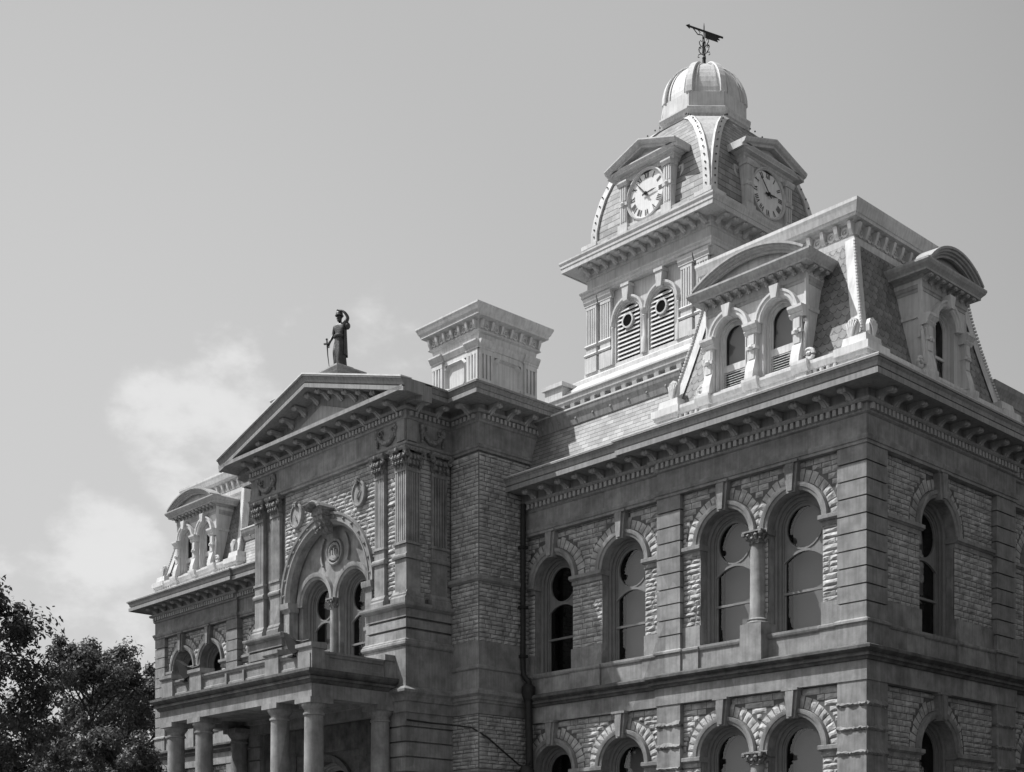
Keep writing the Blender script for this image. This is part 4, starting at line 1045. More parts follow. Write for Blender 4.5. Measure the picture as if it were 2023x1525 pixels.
# ============================================================ clock tower
TCX, TCY, TSY = -21.05, 18.6, 1.11
def tt(x, y, z): return (TCX+x, TCY+y*TSY, z)
CT = None
def sq(h): return [(-h, -h), (h, -h), (h, h), (-h, h)]
b = MB(tt)
b.sweep(sq(3.85), [(-.4, 23), (0, 23), (0, 25.6), (-.02, 25.6), (-.02, 29.6), (-.4, 29.6)], closed=True)
CT = b.build('clock_tower', 'tower', CH)
TFR = [Fr((0, -3.85), (1, 0), (0, -1)), Fr((3.85, 0), (0, 1), (1, 0)), Fr((0, 3.85), (-1, 0), (0, 1)), Fr((-3.85, 0), (0, -1), (-1, 0))]
b = MB(tt)      # plinth stage and weathered slopes
b.sweep(sq(5.3), [(-.5, 17), (-.45, 23.3), (-.35, 23.35), (-.30, 23.7), (.0, 23.72), (.08, 23.85), (.10, 24.0), (.16, 24.08), (.16, 24.16), (-.2, 24.35), (-.25, 24.5), (-.85, 24.95), (-.86, 25.15), (-1.3, 25.45), (-1.3, 25.62), (-1.6, 25.65)], closed=True)
for sx in (-1, 1):
    for sy in (-1, 1):
        f = Fr((sx*5.3, sy*5.3), (-sx, 0), (0, sy)); b.box(f, 0, 1.2, -1.2, 0, 24.2, 24.75); b.box(f, -.12, 1.32, -1.32, .12, 24.75, 24.95)
b.build('tower_plinth', 'tower', CT)
b = MB(tt)
for fr in TFR[:2]:
    F3 = Fr((fr.o[0]*5.0/3.85, fr.o[1]*5.0/3.85), fr.u, fr.n)
    for k in range(15):
        a = -4.7+k*9.4/14
        b.lprism(F3, [(0, 23.25), (.1, 23.2), (.12, 23.4), (.32, 23.5), (.36, 23.70), (0, 23.72)], a-.13, a+.13)
b.build('bracket_course', 'tower', CT)
# belfry: paired fluted pilasters, twin louvred arches
for fi, fr in enumerate(TFR[:2]):
    for a0 in (-3.83, -2.88, 2.22, 3.17):
        b = MB(tt); a1 = a0+.66
        b.box(fr, a0-.05, a1+.05, 0, .20, 25.6, 26.35); b.box(fr, a0, a1, 0, .16, 26.3, 27.0)
        b.lprism(fr, [(0, 26.42), (.22, 26.42), (.26, 26.48), (.22, 26.56), (0, 26.6)], a0-.08, a1+.08)
        b.lprism(fr, [(0, 26.86), (.20, 26.86), (.24, 26.92), (.2, 27.0), (0, 27.02)], a0-.06, a1+.06)
        b.box(fr, a0, a1, 0, .10, 27.0, 28.95)
        g = .66/9
        for k in range(5): b.box(fr, a0+g*2*k, a0+g*(2*k+1), 0, .16, 27.02, 28.8)
        b.box(fr, a0, a1, 0, .17, 28.75, 28.95)
        b.lprism(fr, [(0, 28.92), (.20, 28.92), (.20, 28.98), (.26, 29.1), (.28, 29.22), (.28, 29.3), (0, 29.3)], a0-.10, a1+.10)
        b.build('pilaster', 'tower', CT)
    for ac in (-1.06, 1.06):
        b = MB(tt)
        b.arch(fr, ac, .92, 25.6, 27.6, [(0, .10), (.06, .16), (.12, .16), (.14, .08), (.22, .06), (.24, 0.02), (.24, -.0), (0, 0)], n=18)
        b.arch(fr, ac, .92, 27.6, 27.6, [(.05, .0), (.05, .18), (-.02, .26), (-.12, .26), (-.12, .0)], n=18, legs=False)
        b.prism(fr, [(ac-.13, 28.35), (ac+.13, 28.35), (ac+.22, 29.05), (ac-.22, 29.05)], 0, .36)
        b.box(fr, ac-.26, ac+.26, 0, .40, 29.05, 29.18)
        b.build('belfry_arch', 'tower', CT, smooth=True)
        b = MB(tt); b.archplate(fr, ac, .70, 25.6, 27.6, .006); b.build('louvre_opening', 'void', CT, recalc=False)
        b = MB(tt)
        z = 25.75
        while z < 28.2:
            hw = .70 if z < 27.6 else sqrt(max(.70**2-(z-27.6)**2, .01))
            if not (27.15 < z < 27.72): segs = [(-hw, hw)]
            else:
                e = .34; segs = [(-hw, -e), (e, hw)]
            for s0, s1 in segs:
                if s1-s0 > .05: b.lprism(fr, [(.01, z+.15), (.05, z+.15), (.14, z), (.14, z-.02), (.10, z-.02), (.01, z+.12)], ac+s0, ac+s1)
            z += .205
        rows = [[fr.p(ac+(.36-q)*cos(2*pi*i/22), d, 27.45+(.36-q)*sin(2*pi*i/22)) for q, d in ((0, .02), (0, .21), (.08, .21), (.08, .02))] for i in range(23)]
        b.grid(rows, closed=True)
        b.build('louvre', 'tower', CT)
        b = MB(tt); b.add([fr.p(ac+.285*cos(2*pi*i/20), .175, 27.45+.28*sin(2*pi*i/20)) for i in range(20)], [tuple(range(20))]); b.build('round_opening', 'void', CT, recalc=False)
    for ac, w in ((0, .13), (-2.06, .09), (2.06, .09)):
        b = MB(tt); b.lathe(fr, ac, .12, [(w*1.4, 25.6), (w*1.4, 26.3), (w, 26.4), (w, 27.3), (w*1.2, 27.35), (w, 27.4), (w*1.7, 27.55), (w*1.8, 27.66)], 12); b.build('colonnette', 'tower', CT, smooth=True)
b = MB(tt)
b.sweep(sq(3.85), [(-.4, 29.3), (.20, 29.3), (.22, 29.36), (.26, 29.40), (.26, 29.52), (.32, 29.6), (.32, 29.66), (.04, 29.72), (.04, 30.26), (.10, 30.3), (.10, 30.42), (.16, 30.48), (.16, 30.70), (.86, 30.70), (.86, 30.66), (.92, 30.66), (.92, 30.86), (.95, 30.88), (.95, 30.98), (1.0, 31.1), (1.0, 31.18), (.5, 31.3), (-.4, 31.35)], closed=True)
b.build('tower_cornice', 'tower', CT)
def tower_mods(fr, aa, d0, z, dims):
    b = bracket_mesh(*dims); me = b.data; bpy.data.objects.remove(b); me.materials[0] = M['tower']
    ang = atan2(fr.n[1], fr.n[0])-pi/2
    for a in aa:
        o = bpy.data.objects.new('modillion', me); COL.objects.link(o); o.parent = CT; p = tt(*fr.p(a, d0, z)); o.location = (p[0], p[1], p[2]+EYE); o.rotation_euler = (0, 0, ang)
for fr in TFR[:2]: tower_mods(fr, [-3.65+7.3*k/12 for k in range(13)], .14, 30.70, (.20, .66, .27))
# attic plinth with blocks below the curved roof
b = MB(tt)
b.sweep(sq(3.95), [(-.4, 31.2), (.05, 31.2), (.05, 31.35), (0, 31.4), (0, 31.75), (.08, 31.80), (.10, 31.92), (-.4, 31.98)], closed=True)
for sx, sy in ((1, -1), (-1, -1), (1, 1)):
    f = Fr((sx*3.95, sy*3.95), (-sx, 0), (0, sy)); b.box(f, -.05, .75, -.75, .05, 31.3, 31.78); b.box(f, -.14, .84, -.84, .14, 31.78, 31.96)
for fr in TFR[:2]:
    F3 = Fr((fr.o[0]*3.95/3.85, fr.o[1]*3.95/3.85), fr.u, fr.n)
    for k in (-2.55, -1.9, 1.9, 2.55): b.box(F3, k-.22, k+.22, 0, .10, 31.3, 31.78); b.box(F3, k-.12, k+.12, .1, .13, 31.42, 31.66)
b.build('attic_parapet', 'tower', CT)
# convex slated roof: square below, closing to an octagonal lantern
curve = [(3.72, 31.9, 0), (3.71, 32.6, 0), (3.64, 33.3, .04), (3.50, 34.0, .14), (3.26, 34.7, .30), (2.94, 35.35, .52), (2.58, 35.9, .80), (2.20, 36.25, 1.02), (1.92, 36.42, 1.10)]
curve = [(r, z if z < 33.5 else 33.5+(z-33.5)*(37.36-33.5)/(36.42-33.5), c) for r, z, c in curve]
def ring8(r, c): return [(-(r-c), -r), (r-c, -r), (r, -(r-c)), (r, r-c), (r-c, r), (-(r-c), r), (-r, r-c), (-r, -(r-c))]
for nm, ks, mm in (('curved_roof', (0, 2, 4, 6), 'towerslate'), ('hip_panel', (1, 3, 5, 7), 'tower')):
    for k in ks:
        b = MB(tt); b.grid([[(*ring8(r, c)[k], z), (*ring8(r, c)[(k+1) % 8], z)] for r, z, c in curve[0 if mm != 'tower' else 1:]], uv=True); b.build(nm, mm, CT, recalc=False)
for k in range(8):
    b = MB(tt); rows = []; riv = MB(tt)
    for i, (r, z, c) in enumerate(curve):
        R8 = ring8(r, c); p = Vector(R8[k]); main = (k-1) % 8 if k % 2 else (k+1) % 8; d = (Vector(R8[main])-p).normalized()     # runs onto the slated face
        nrm = Vector((d.y, -d.x)); nrm = nrm if nrm.dot(p) > 0 else -nrm; tip = p-d*.03
        w = .36
        rows.append([(*(tip+nrm*.09), z), (*(p+d*w+nrm*.09), z), (*(p+d*w-nrm*.1), z), (*(tip-nrm*.1), z)])
        if i < len(curve)-1:
            for q in (0, .5):
                r2, z2, c2 = curve[i+1]; u = Vector(ring8(r+(r2-r)*q, c+(c2-c)*q)[k])+d*.19+nrm*.10; riv.ball((u.x, u.y, z+(z2-z)*q+.15), .045, 6)
    b.grid(rows, closed=True, caps=True); b.build('hip_rib', 'tower', CT)
    riv.build('rivet', 'bronze', CT)
# clock dormers
def clock_dormer(fr):
    b = MB(tt); F3 = Fr(fr.o, fr.u, fr.n); d0 = .35; hw = 1.62
    b.box(F3, -hw, hw, -1.6, d0-.16, 31.9, 34.4)
    b.box(F3, -hw, hw, -1.6, d0-.05, 31.9, 32.12)
    root = b.build('clock_dormer', 'tower', CT)
    b = MB(tt)
    pth = [(-hw, 2.2), (-hw, -d0+.16), (hw, -d0+.16), (hw, 2.2)]; F2 = Fr(F3.o, F3.u, (-F3.n[0], -F3.n[1]))
    b.sweep(pth, [(-.2, 34.2), (.06, 34.2), (.06, 34.4), (.12, 34.45), (.14, 34.52), (.34, 34.56), (.34, 34.62), (.42, 34.72), (.42, 34.78), (-.2, 34.84)], fr=F2)
    e = hw+.58; D = d0+.36
    rows = [[F3.p(a, d, zz+h) for d, h in ((-1.2, -.1), (D-.1, -.1), (D-.1, .02), (D+.02, .06), (D+.10, .18), (D+.10, .24), (-2.2, .26))] for a, zz in ((-e, 34.62), (0, 35.36), (e, 34.62))]
    b.grid(rows, closed=True, caps=True)
    b.prism(F3, [(-hw, 34.6), (hw, 34.6), (0, 35.34)], -1.4, d0-.02)
    b.prism(F3, [(-hw*.55, 34.84), (hw*.55, 34.84), (0, 35.10)], d0-.03, d0+.02)
    b.build('clock_pediment', 'tower', root)
    for sx in (-1, 1):
        a = sx*(hw-.24); b = MB(tt)
        b.box(F3, a-.22, a+.22, d0-.2, d0+.02, 31.9, 34.2)
        for k in range(3): b.box(F3, a-.16+.13*k, a-.10+.13*k, d0, d0+.05, 32.3, 33.0); b.box(F3, a-.16+.13*k, a-.10+.13*k, d0, d0+.05, 33.3, 33.95)
        b.ball(F3.p(a, d0+.04, 33.15), .13, 8); b.box(F3, a-.26, a+.26, d0-.2, d0+.06, 33.05, 33.2)
        b.lprism(F3, [(0, 34.0), (d0+.08, 34.0), (d0+.16, 34.14), (d0+.16, 34.22), (0, 34.24)], a-.30, a+.30)
        b.box(F3, a-.30, a+.30, d0-.2, d0+.10, 31.55, 32.16)
        # scroll bracket on the cheek
        x = sx*hw; pts = [F3.p(x+sx*.10, -.1, 33.9), F3.p(x+sx*.28, -.1, 33.95), F3.p(x+sx*.3, -.1, 33.7), F3.p(x+sx*.14, -.1, 33.3), F3.p(x+sx*.2, -.1, 32.8), F3.p(x+sx*.42, -.1, 32.5), F3.p(x+sx*.45, -.1, 32.2), F3.p(x+sx*.2, -.1, 32.15)]
        b.tube(pts, .10, 7)
        b.build('clock_pilaster', 'tower', root)
    # dial
    cz = 33.20; R = 1.10; dd = d0-.10
    b = MB(tt)
    rows = [[F3.p((R+.10-q)*cos(2*pi*i/40), e_, cz+(R+.10-q)*sin(2*pi*i/40)) for q, e_ in ((0, dd-.05), (0, dd+.10), (.06, dd+.12), (.12, dd+.06), (.12, dd-.05))] for i in range(41)]
    b.grid(rows); b.build('dial_rim', 'tower', root, smooth=True)
    b = MB(tt); b.add([F3.p(R*cos(2*pi*i/40), dd, cz+R*sin(2*pi*i/40)) for i in range(40)], [tuple(range(40))]); dial = b.build('clock_dial', 'clock', root, recalc=False)
    return root, F3, cz, R, dd
NUM = {1: 'I', 2: 'II', 3: 'III', 4: 'IIII', 5: 'V', 6: 'VI', 7: 'VII', 8: 'VIII', 9: 'IX', 10: 'X', 11: 'XI', 12: 'XII'}
def numerals(F3, cz, R, dd, root):
    b = MB(tt)
    def stroke(h, x0, y0, x1, y1, w):
        t = pi/2-2*pi*h/12; ux, uy = cos(t), sin(t); vx, vy = uy, -ux   # radial, tangential (clockwise)
        def q(x, y): r = R*.80+y; return (ux*r+vx*x, uy*r+vy*x)
        dx, dy = x1-x0, y1-y0; l = sqrt(dx*dx+dy*dy); nx, ny = -dy/l*w/2, dx/l*w/2
        b.add([F3.p(*(lambda p: (p[0], dd+.012, cz+p[1]))(q(x, y))) for x, y in ((x0+nx, y0+ny), (x1+nx, y1+ny), (x1-nx, y1-ny), (x0-nx, y0-ny))], [(0, 1, 2, 3)])
    H = .14
    for h, sN in NUM.items():
        wd = {'I': .075, 'V': .15, 'X': .15}; tot = sum(wd[c] for c in sN); x = -tot/2
        for c in sN:
            w = wd[c]; m = x+w/2
            if c == 'I': stroke(h, m, -H, m, H, .042)
            if c == 'V': stroke(h, m-.055, H, m, -H, .045); stroke(h, m+.055, H, m, -H, .022)
            if c == 'X': stroke(h, m-.055, H, m+.055, -H, .045); stroke(h, m+.055, H, m-.055, -H, .022)
            x += w
    b.build('numerals', 'iron', root, recalc=False)
    b = MB(tt)
    for k, (ang, ln, w) in enumerate(((2*pi*(2+53/60)/12, .62, .07), (2*pi*53/60, .95, .05))):
        t = pi/2-ang; ux, uy = cos(t), sin(t); d = dd+.06+.03*k
        for (r0, r1, w0, w1) in ((-.22, 0, w*1.3, w*.7), (0, ln*.6, w*.8, w*1.1), (ln*.6, ln, w*1.1, .01)):
            P4 = [(r0, -w0/2), (r1, -w1/2), (r1, w1/2), (r0, w0/2)]
            b.add([F3.p(ux*r-uy*s_, d, cz+uy*r+ux*s_) for r, s_ in P4]+[F3.p(ux*r-uy*s_, d+.02, cz+uy*r+ux*s_) for r, s_ in P4], [(0, 1, 2, 3), (4, 5, 6, 7), (0, 1, 5, 4), (3, 2, 6, 7)])
    b.ball(F3.p(0, dd+.08, cz), .09, 8)
    b.build('clock_hands', 'iron', root)
for fr in TFR[:2]: r_ = clock_dormer(Fr((fr.o[0]*3.62/3.85, fr.o[1]*3.62/3.85), fr.u, fr.n)); numerals(r_[1], r_[2], r_[3], r_[4], r_[0])
# octagonal lantern cap and ribbed dome
def octa(r): k = r*tan(pi/8); return [(-k, -r), (k, -r), (r, -k), (r, k), (k, r), (-k, r), (-r, k), (-r, -k)]
b = MB(tt)
b.sweep(octa(1.84), [(-.6, 37.1), (-.02, 37.1), (-.02, 37.3), (.06, 37.36), (.12, 37.40), (.12, 37.46), (.20, 37.52), (.24, 37.62), (.30, 37.70), (.30, 37.78), (.16, 37.88), (.10, 37.92), (.10, 38.62), (.06, 38.65), (-.6, 38.68)], closed=True)
b.build('lantern_drum', 'dome', CT)
dc = [(1.88*cos(t), 38.60+2.30*sin(t)) for t in [i/12*pi/2*.97 for i in range(13)]]
b = MB(tt); b.sweep(octa(1.88), [(r-1.88, z) for r, z in dc], closed=True); b.build('dome', 'dome', CT)
for k in range(8):
    a = pi/8+k*pi/4; b = MB(tt); rows = []
    for r, z in dc:
        rc = (r+.03)/cos(pi/8); w = .13*min(1, (r+.2)/1.2)+.05; ca, sa = cos(a), sin(a)
        rows.append([(rc*ca-sa*w, rc*sa+ca*w, z), ((rc+.05)*ca-sa*w*.8, (rc+.05)*sa+ca*w*.8, z+.03), ((rc+.05)*ca+sa*w*.8, (rc+.05)*sa-ca*w*.8, z+.03), (rc*ca+sa*w, rc*sa-ca*w, z), ((rc-.3)*ca, (rc-.3)*sa, z-.1)])
    b.grid(rows, closed=True, caps=True); b.build('dome_rib', 'dome', CT, smooth=False)
    a = k*pi/4; b = MB(tt)
    ca, sa = cos(a), sin(a)
    for s in (-1, 1):
        rows = []
        for i, (r, z) in enumerate(dc[:9]):
            w = s*(r*tan(pi/8)*.55)*(1 if i < 8 else .5); rr = r+.02
            rows.append([(rr*ca-sa*w, rr*sa+ca*w, z), ((rr+.025)*ca-sa*w, (rr+.025)*sa+ca*w, z), ((rr+.025)*ca-sa*(w+s*.07), (rr+.025)*sa+ca*(w+s*.07), z), (rr*ca-sa*(w+s*.07), rr*sa+ca*(w+s*.07), z)])
        b.grid(rows, closed=True, caps=True)
    b.build('dome_seam', 'dome', CT)
# ============================================================ weather vane
VX, VY = TCX, TCY
V = thing('weather_vane', 'black iron weather vane with banner arrow on top of the domed clock tower', 'weather vane', (VX, VY, 40.82+EYE))
V.scale = (.74, .74, .80)
def vb(b, name, m='iron'):
    o = b.build(name, m, None, smooth=True, lift=False); o.parent = V; return o
b = MB(); b.lathe(G0, 0, 0, [(.42, 0), (.40, .12), (.2, .2), (.14, .3), (.11, .75), (.14, .8), (.05, .9), (.045, 1.7), (.09, 1.76), (.045, 1.85), (.04, 2.75), (.01, 3.0)], 10); vb(b, 'pole')
b = MB()
for k in range(4):
    a = k*pi/2+.4; ca, sa = cos(a), sin(a)
    for z0, s in ((1.0, 1), (1.45, .9)):
        b.tube([(ca*r*s, sa*r*s, z0+z) for r, z in ((.04, 0), (.20, .12), (.34, .30), (.36, .46), (.26, .52), (.2, .42))], .032, 6)
        b.tube([(ca*r*s, sa*r*s, z0+z) for r, z in ((.2, .12), (.38, .1), (.42, -.04), (.32, -.08))], .028, 6)
vb(b, 'scrollwork')
va = 1.29     # arrow heading in plan
ca, sa = cos(va), sin(va)
ca, sa = cos(va+TH*.0), sin(va)
b = MB(); AF = Fr((0, 0), (ca, sa), (-sa, ca))
b.box(AF, -1.35, 1.55, -.03, .03, 2.43, 2.53)
b.prism(AF, [(-1.45, 2.48), (-1.15, 2.62), (-1.2, 2.48), (-1.15, 2.34)], -.025, .025)
b.prism(AF, [(.1, 2.10), (1.15, 2.10), (1.02, 2.20), (1.30, 2.26), (1.12, 2.34), (1.5, 2.48), (.1, 2.48)], -.02, .02)
b.tube([AF.p(-.9, 0, 2.45), AF.p(-.5, 0, 2.15), AF.p(-.15, 0, 2.2), AF.p(0, 0, 2.0)], .03, 6)
b.tube([AF.p(-.5, 0, 2.45), AF.p(-.3, 0, 2.3), AF.p(-.4, 0, 2.2)], .025, 6)
vb(b, 'arrow')

# ============================================================ pedestal and statue
b = MB(); px_, py_ = -21.1, -3.45
b.sweep([(px_+x*.45, py_+y*.45) for x, y in ((-1, -1), (1, -1), (1, 1), (-1, 1))], [(-.3, 17.8), (0, 17.8), (0, 19.9), (.04, 19.95), (.08, 20.02), (.18, 20.08), (.18, 20.14), (.26, 20.22), (.26, 20.28), (-.3, 20.42), (-.44, 20.42)], closed=True)
b.box(G0, px_-.34, px_+.34, py_-.34, py_+.34, 20.30, 20.47)
b.build('statue_pedestal', 'trim', CH).location.z -= .24
def skin(name, verts, edges, radii, root, m, parent, loc, lvl=2, extra=None):
    me = bpy.data.meshes.new(name); me.from_pydata(verts, edges, []); o = bpy.data.objects.new(name, me); COL.objects.link(o)
    md = o.modifiers.new('s', 'SKIN'); md.use_smooth_shade = True
    sk = me.skin_vertices[0].data
    for i, r in enumerate(radii):
        rr = r if isinstance(r, tuple) else (r, r); sk[i].radius = rr; sk[i].use_root = (i == root)
    o.modifiers.new('u', 'SUBSURF').levels = lvl; o.modifiers['u'].render_levels = lvl
    dg = bpy.context.evaluated_depsgraph_get(); dg.update()
    nm = bpy.data.meshes.new_from_object(o.evaluated_get(dg)); bpy.data.objects.remove(o); bpy.data.meshes.remove(me)
    for p in nm.polygons: p.use_smooth = True
    nm.materials.clear(); nm.materials.append(M[m]); nm.name = name
    q = bpy.data.objects.new(name, nm); COL.objects.link(q); q.location = loc
    if parent: q.parent = parent
    return q
ST = thing('statue', 'dark bronze standing figure, one hand raised to its helmet, the other holding a lowered sword', 'statue', (-21.18, -3.45, 20.22+EYE))
ST.rotation_euler = (0, 0, .35); ST.scale = (1.06, 1.06, 1.0)
V_ = [(0, 0, 1.12), (0, .02, 1.32), (0, .02, 1.56), (0, 0, 1.74), (0, -.01, 1.84), (0, -.02, 1.97), (0, -.02, 2.10),     # 0 pelvis .. 6 crown
      (.13, 0, 1.02), (.15, -.04, .60), (.14, 0, .12), (.15, -.16, .05),                                              # 7-10 leg (image right)
      (-.12, 0, 1.02), (-.14, -.12, .62), (-.17, -.03, .12), (-.19, -.2, .05),                                         # 11-14 other leg
      (.21, .02, 1.68), (.36, .02, 1.92), (.25, -.04, 2.12), (.13, -.07, 2.21),                                        # 15-18 raised arm
      (-.22, .02, 1.66), (-.29, .03, 1.36), (-.35, -.10, 1.10), (-.36, -.13, 1.0)]                                     # 19-22 lowered arm
E_ = [(0, 1), (1, 2), (2, 3), (3, 4), (4, 5), (5, 6), (0, 7), (7, 8), (8, 9), (9, 10), (0, 11), (11, 12), (12, 13), (13, 14), (2, 15), (15, 16), (16, 17), (17, 18), (2, 19), (19, 20), (20, 21), (21, 22)]
R_ = [(.19, .14), (.155, .12), (.20, .14), .08, .07, .115, .09, .12, .085, .06, .045, .12, .085, .06, .045, .09, .07, .052, .04, .09, .07, .05, .04]
body = skin('figure_body', V_, E_, R_, 0, 'bronze', ST, (0, 0, 0))
def sb(b, name, sm=True):
    o = b.build(name, 'bronze', None, smooth=sm, lift=False); o.parent = ST; return o
b = MB(); n = 36; rows = []      # draped skirt with folds, belt and cloak
for j in range(11):
    z = 1.22-1.14*j/10; f = j/10
    rows.append([((.19+.035*f+.035*f*sin(7*t+1)+.02*f*sin(13*t+j*.3))*cos(t)+.03*f, (.16+.07*f+.04*f*sin(6*t+2))*sin(t)-.02*f, z+.02*sin(3*t)*f) for t in [2*pi*i/n for i in range(n)]])
b.grid(rows, closed=True); sb(b, 'skirt')
b = MB(); b.lathe(G0, 0, 0, [(.205, 1.17), (.225, 1.20), (.225, 1.26), (.20, 1.29)], 20); sb(b, 'belt')
b = MB(); rows = []
for j in range(12):
    z = 1.74-1.25*j/11; f = j/11
    rows.append([((.22+.02*f)*cos(t)+.04, (.16+.10*f+.03*sin(9*t))*sin(t)+.03, z) for t in [-.5+1.9*i/14 for i in range(15)]])
b.grid(rows)
for r in range(1): b.ball((.30, .05, 1.62), .12, 10, (1, .9, 1.2))
sb(b, 'cloak')
b = MB(); b.lathe(G0, 0, -.02, [(.155, 2.03), (.16, 2.05), (.13, 2.08), (.13, 2.15), (.09, 2.21), (.02, 2.24)], 18)
b.ball((0, .03, 2.16), .12, 8, (.35, 1.3, 1.0)); sb(b, 'helmet')
b = MB(); b.ball((0, -.125, 1.955), .022, 6, (1, 1, 1.3)); b.ball((-.04, -.112, 1.99), .015, 6); b.ball((.04, -.112, 1.99), .015, 6); b.ball((0, -.118, 1.915), .018, 6, (1.6, .6, .6))
for s in (-1, 1): b.ball((s*.115, -.01, 1.96), .025, 6, (.5, 1, 1.4))
sb(b, 'face')
def hand(base, d, up, s, name):
    """palm with four unequal bent fingers and a thumb"""
    base = Vector(base); d = Vector(d).normalized(); up = Vector(up).normalized(); sd_ = d.cross(up).normalized(); b = MB()
    b.tube([base, base+d*s*.5, base+d*s*.95], s*.34, 8, taper=s*.30)
    for k, ln in enumerate((.75, .9, .85, .62)):
        o = base+d*s*.85+sd_*s*(.27-.18*k); b.tube([o, o+d*s*ln*.5+up*s*.08, o+d*s*ln*.75-up*s*.22, o+d*s*ln*.62-up*s*.42], s*.095, 6, taper=s*.07)
    o = base+d*s*.35+sd_*s*.30; b.tube([o, o+d*s*.3+sd_*s*.25, o+d*s*.62+sd_*s*.18-up*s*.2], s*.11, 6, taper=s*.08)
    sb(b, name)
hand((.13, -.07, 2.19), (-.8, -.1, .3), (0, -.3, 1), .14, 'hand'); hand((-.36, -.13, 1.02), (-.1, -.3, -.9), (-.3, -.9, .2), .13, 'hand')
b = MB(); b.tube([(-.42, -.20, 1.02), (-.36, -.24, .5), (-.28, -.26, .02)], .028, 6, taper=.012); b.box(Fr((-.42, -.2), (1, 0), (0, 1)), -.12, .10, -.03, .03, .96, 1.0)
b.tube([(-.42, -.2, .98), (-.44, -.18, 1.14)], .028, 6); b.ball((-.45, -.175, 1.16), .045, 8); sb(b, 'sword')

# ============================================================ portico
PX0, PX1, PY = -27.3, -16.34, -8.15
b = MB(); pp = [(PX0, TY+.1), (PX0, PY), (PX1, PY), (PX1, TY-.12)]
b.sweep(pp, [(-.75, 6.60), (-.22, 6.60), (-.22, 7.08), (-.75, 7.08)])
PO = b.build('portico', 'stone', CH)
b = MB(); b.sweep(pp, [(-.75, 7.07), (-.215, 7.07), (-.16, 7.11), (-.12, 7.19), (-.04, 7.21), (-.04, 7.29), (-.10, 7.31), (.02, 7.39), (.07, 7.45), (.07, 7.54), (-.3, 7.61), (-.75, 7.61)])
b.build('portico_cornice', 'dark_stone', PO)
b = MB(); b.box(G0, PX0+.5, PX1-.5, PY+.5, TY, 6.9, 7.56); b.build('portico_ceiling', 'stone', PO)
b = MB()
b.sweep(pp, [(-.62, 7.57), (-.32, 7.57), (-.32, 7.72), (-.36, 7.75), (-.36, 8.02), (-.32, 8.05), (-.30, 8.12), (-.27, 8.15), (-.27, 8.22), (-.62, 8.24)])
for x in (-16.98, -19.05, -24.35, -26.55):
    f = FRONT(PY, x); 
    b.box(f, -.42, .42, -.75, -.24, 7.57, 8.30); b.lprism(f, [(-.8, 8.28), (-.22, 8.28), (-.16, 8.34), (-.16, 8.46), (-.8, 8.50)], -.48, .48)
for x in (-21.0, -22.2): b.box(FRONT(PY, x), -.05, .05, -.6, -.28, 7.62, 8.05)
f = SIDE(PX1); b.box(f, TY-.55, TY-.12, -.75, -.24, 7.57, 8.2); b.box(f, TY-.60, TY-.13, -.8, -.18, 8.2, 8.4)
b.box(f, PY+.2, PY+1.0, -.75, -.285, 7.57, 8.1)
b.build('balcony_parapet', 'stone', PO)
for x, y in ((-17.0, PY+.62), (-19.1, PY+.62), (-24.35, PY+.62), (-26.5, PY+.62), (-17.0, TY-.45), (-26.5, TY-.45)):
    b = MB(); r = .33; eng = y > PY+1
    b.box(G0, x-.47, x+.47, y-.47, y+.47, 6.42, 6.602)
    b.lathe(G0, x, y, [(.45, 6.42), (.45, 6.36), (.38, 6.26), (.33, 6.20), (.33, 6.12), (.37, 6.10), (.37, 6.04), (.325, 6.02), (.35, 3.5), (.38, .4), (.40, -.6), (.46, -.66), (.46, -.8)], 28)
    b.box(G0, x-.52, x+.52, y-.52, y+.52, -1.7, -.78)
    b.build('column', 'stone', PO, smooth=True)
b = MB(); b.box(G0, PX0, PX1, PY-.2, TY, -1.7, -1.55)
for k in range(3): b.box(G0, PX0-.3*k, PX1+.3*k, PY-.3-.3*k, TY, -1.7, -1.55-.05*k+.0)
b.build('step', 'stone', PO)
# dark doorway arch behind the columns
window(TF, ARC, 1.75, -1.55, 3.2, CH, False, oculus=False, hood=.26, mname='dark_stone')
b = MB(); b.box(TF, TL+.8, ARC-2.1, -.02, .05, -1.7, 6.3); b.box(TF, ARC+2.1, TR-.8, -.02, .05, -1.7, 6.3); b.box(TF, ARC-2.2, ARC+2.2, -.02, .045, 5.3, 6.3); b.build('shade_tinted_porch_wall', 'dark_stone', CH)  # back wall coloured dark to stand in for the deep shade under the porch

# ============================================================ downpipe, lamp, cable
b = MB()
b.tube([(-14.36, -.12, 14.2), (-14.36, -.12, 8.2), (-14.33, -.12, 7.9), (-14.15, .02, 7.6)], .10, 10)
b.tube([(-14.15, -.05, 7.6), (-14.12, -.08, 6.9), (-14.05, -.08, 4.6), (-14.0, -.08, -1.6)], .13, 10, taper=.15)
b.lathe(G0, -14.12, -.08, [(.12, 6.9), (.24, 7.1), (.26, 7.45), (.10, 7.6)], 10)
for z in (12.6, 10.4, 8.6): b.box(G0, -14.5, -14.24, -.24, .02, z-.05, z+.05)
b.build('downpipe', 'iron', CH, smooth=True)
fl = thing('floodlight', 'small black floodlight fixed to the downpipe at the lower edge of the picture', 'floodlight', (-13.95, -.32, 4.3+EYE), group=None)
b = MB(); b.lathe(G0, 0, 0, [(.05, .30), (.22, .22), (.28, .05), (.28, -.12), (.18, -.26), (.05, -.30)], 14); o = b.build('lamp_head', 'iron', None, smooth=True, lift=False); o.parent = fl
b = MB(); b.tube([(0, .05, .28), (0, .2, .45), (-.03, .26, .5)], .035, 6); o = b.build('arm', 'iron', None, lift=False); o.parent = fl
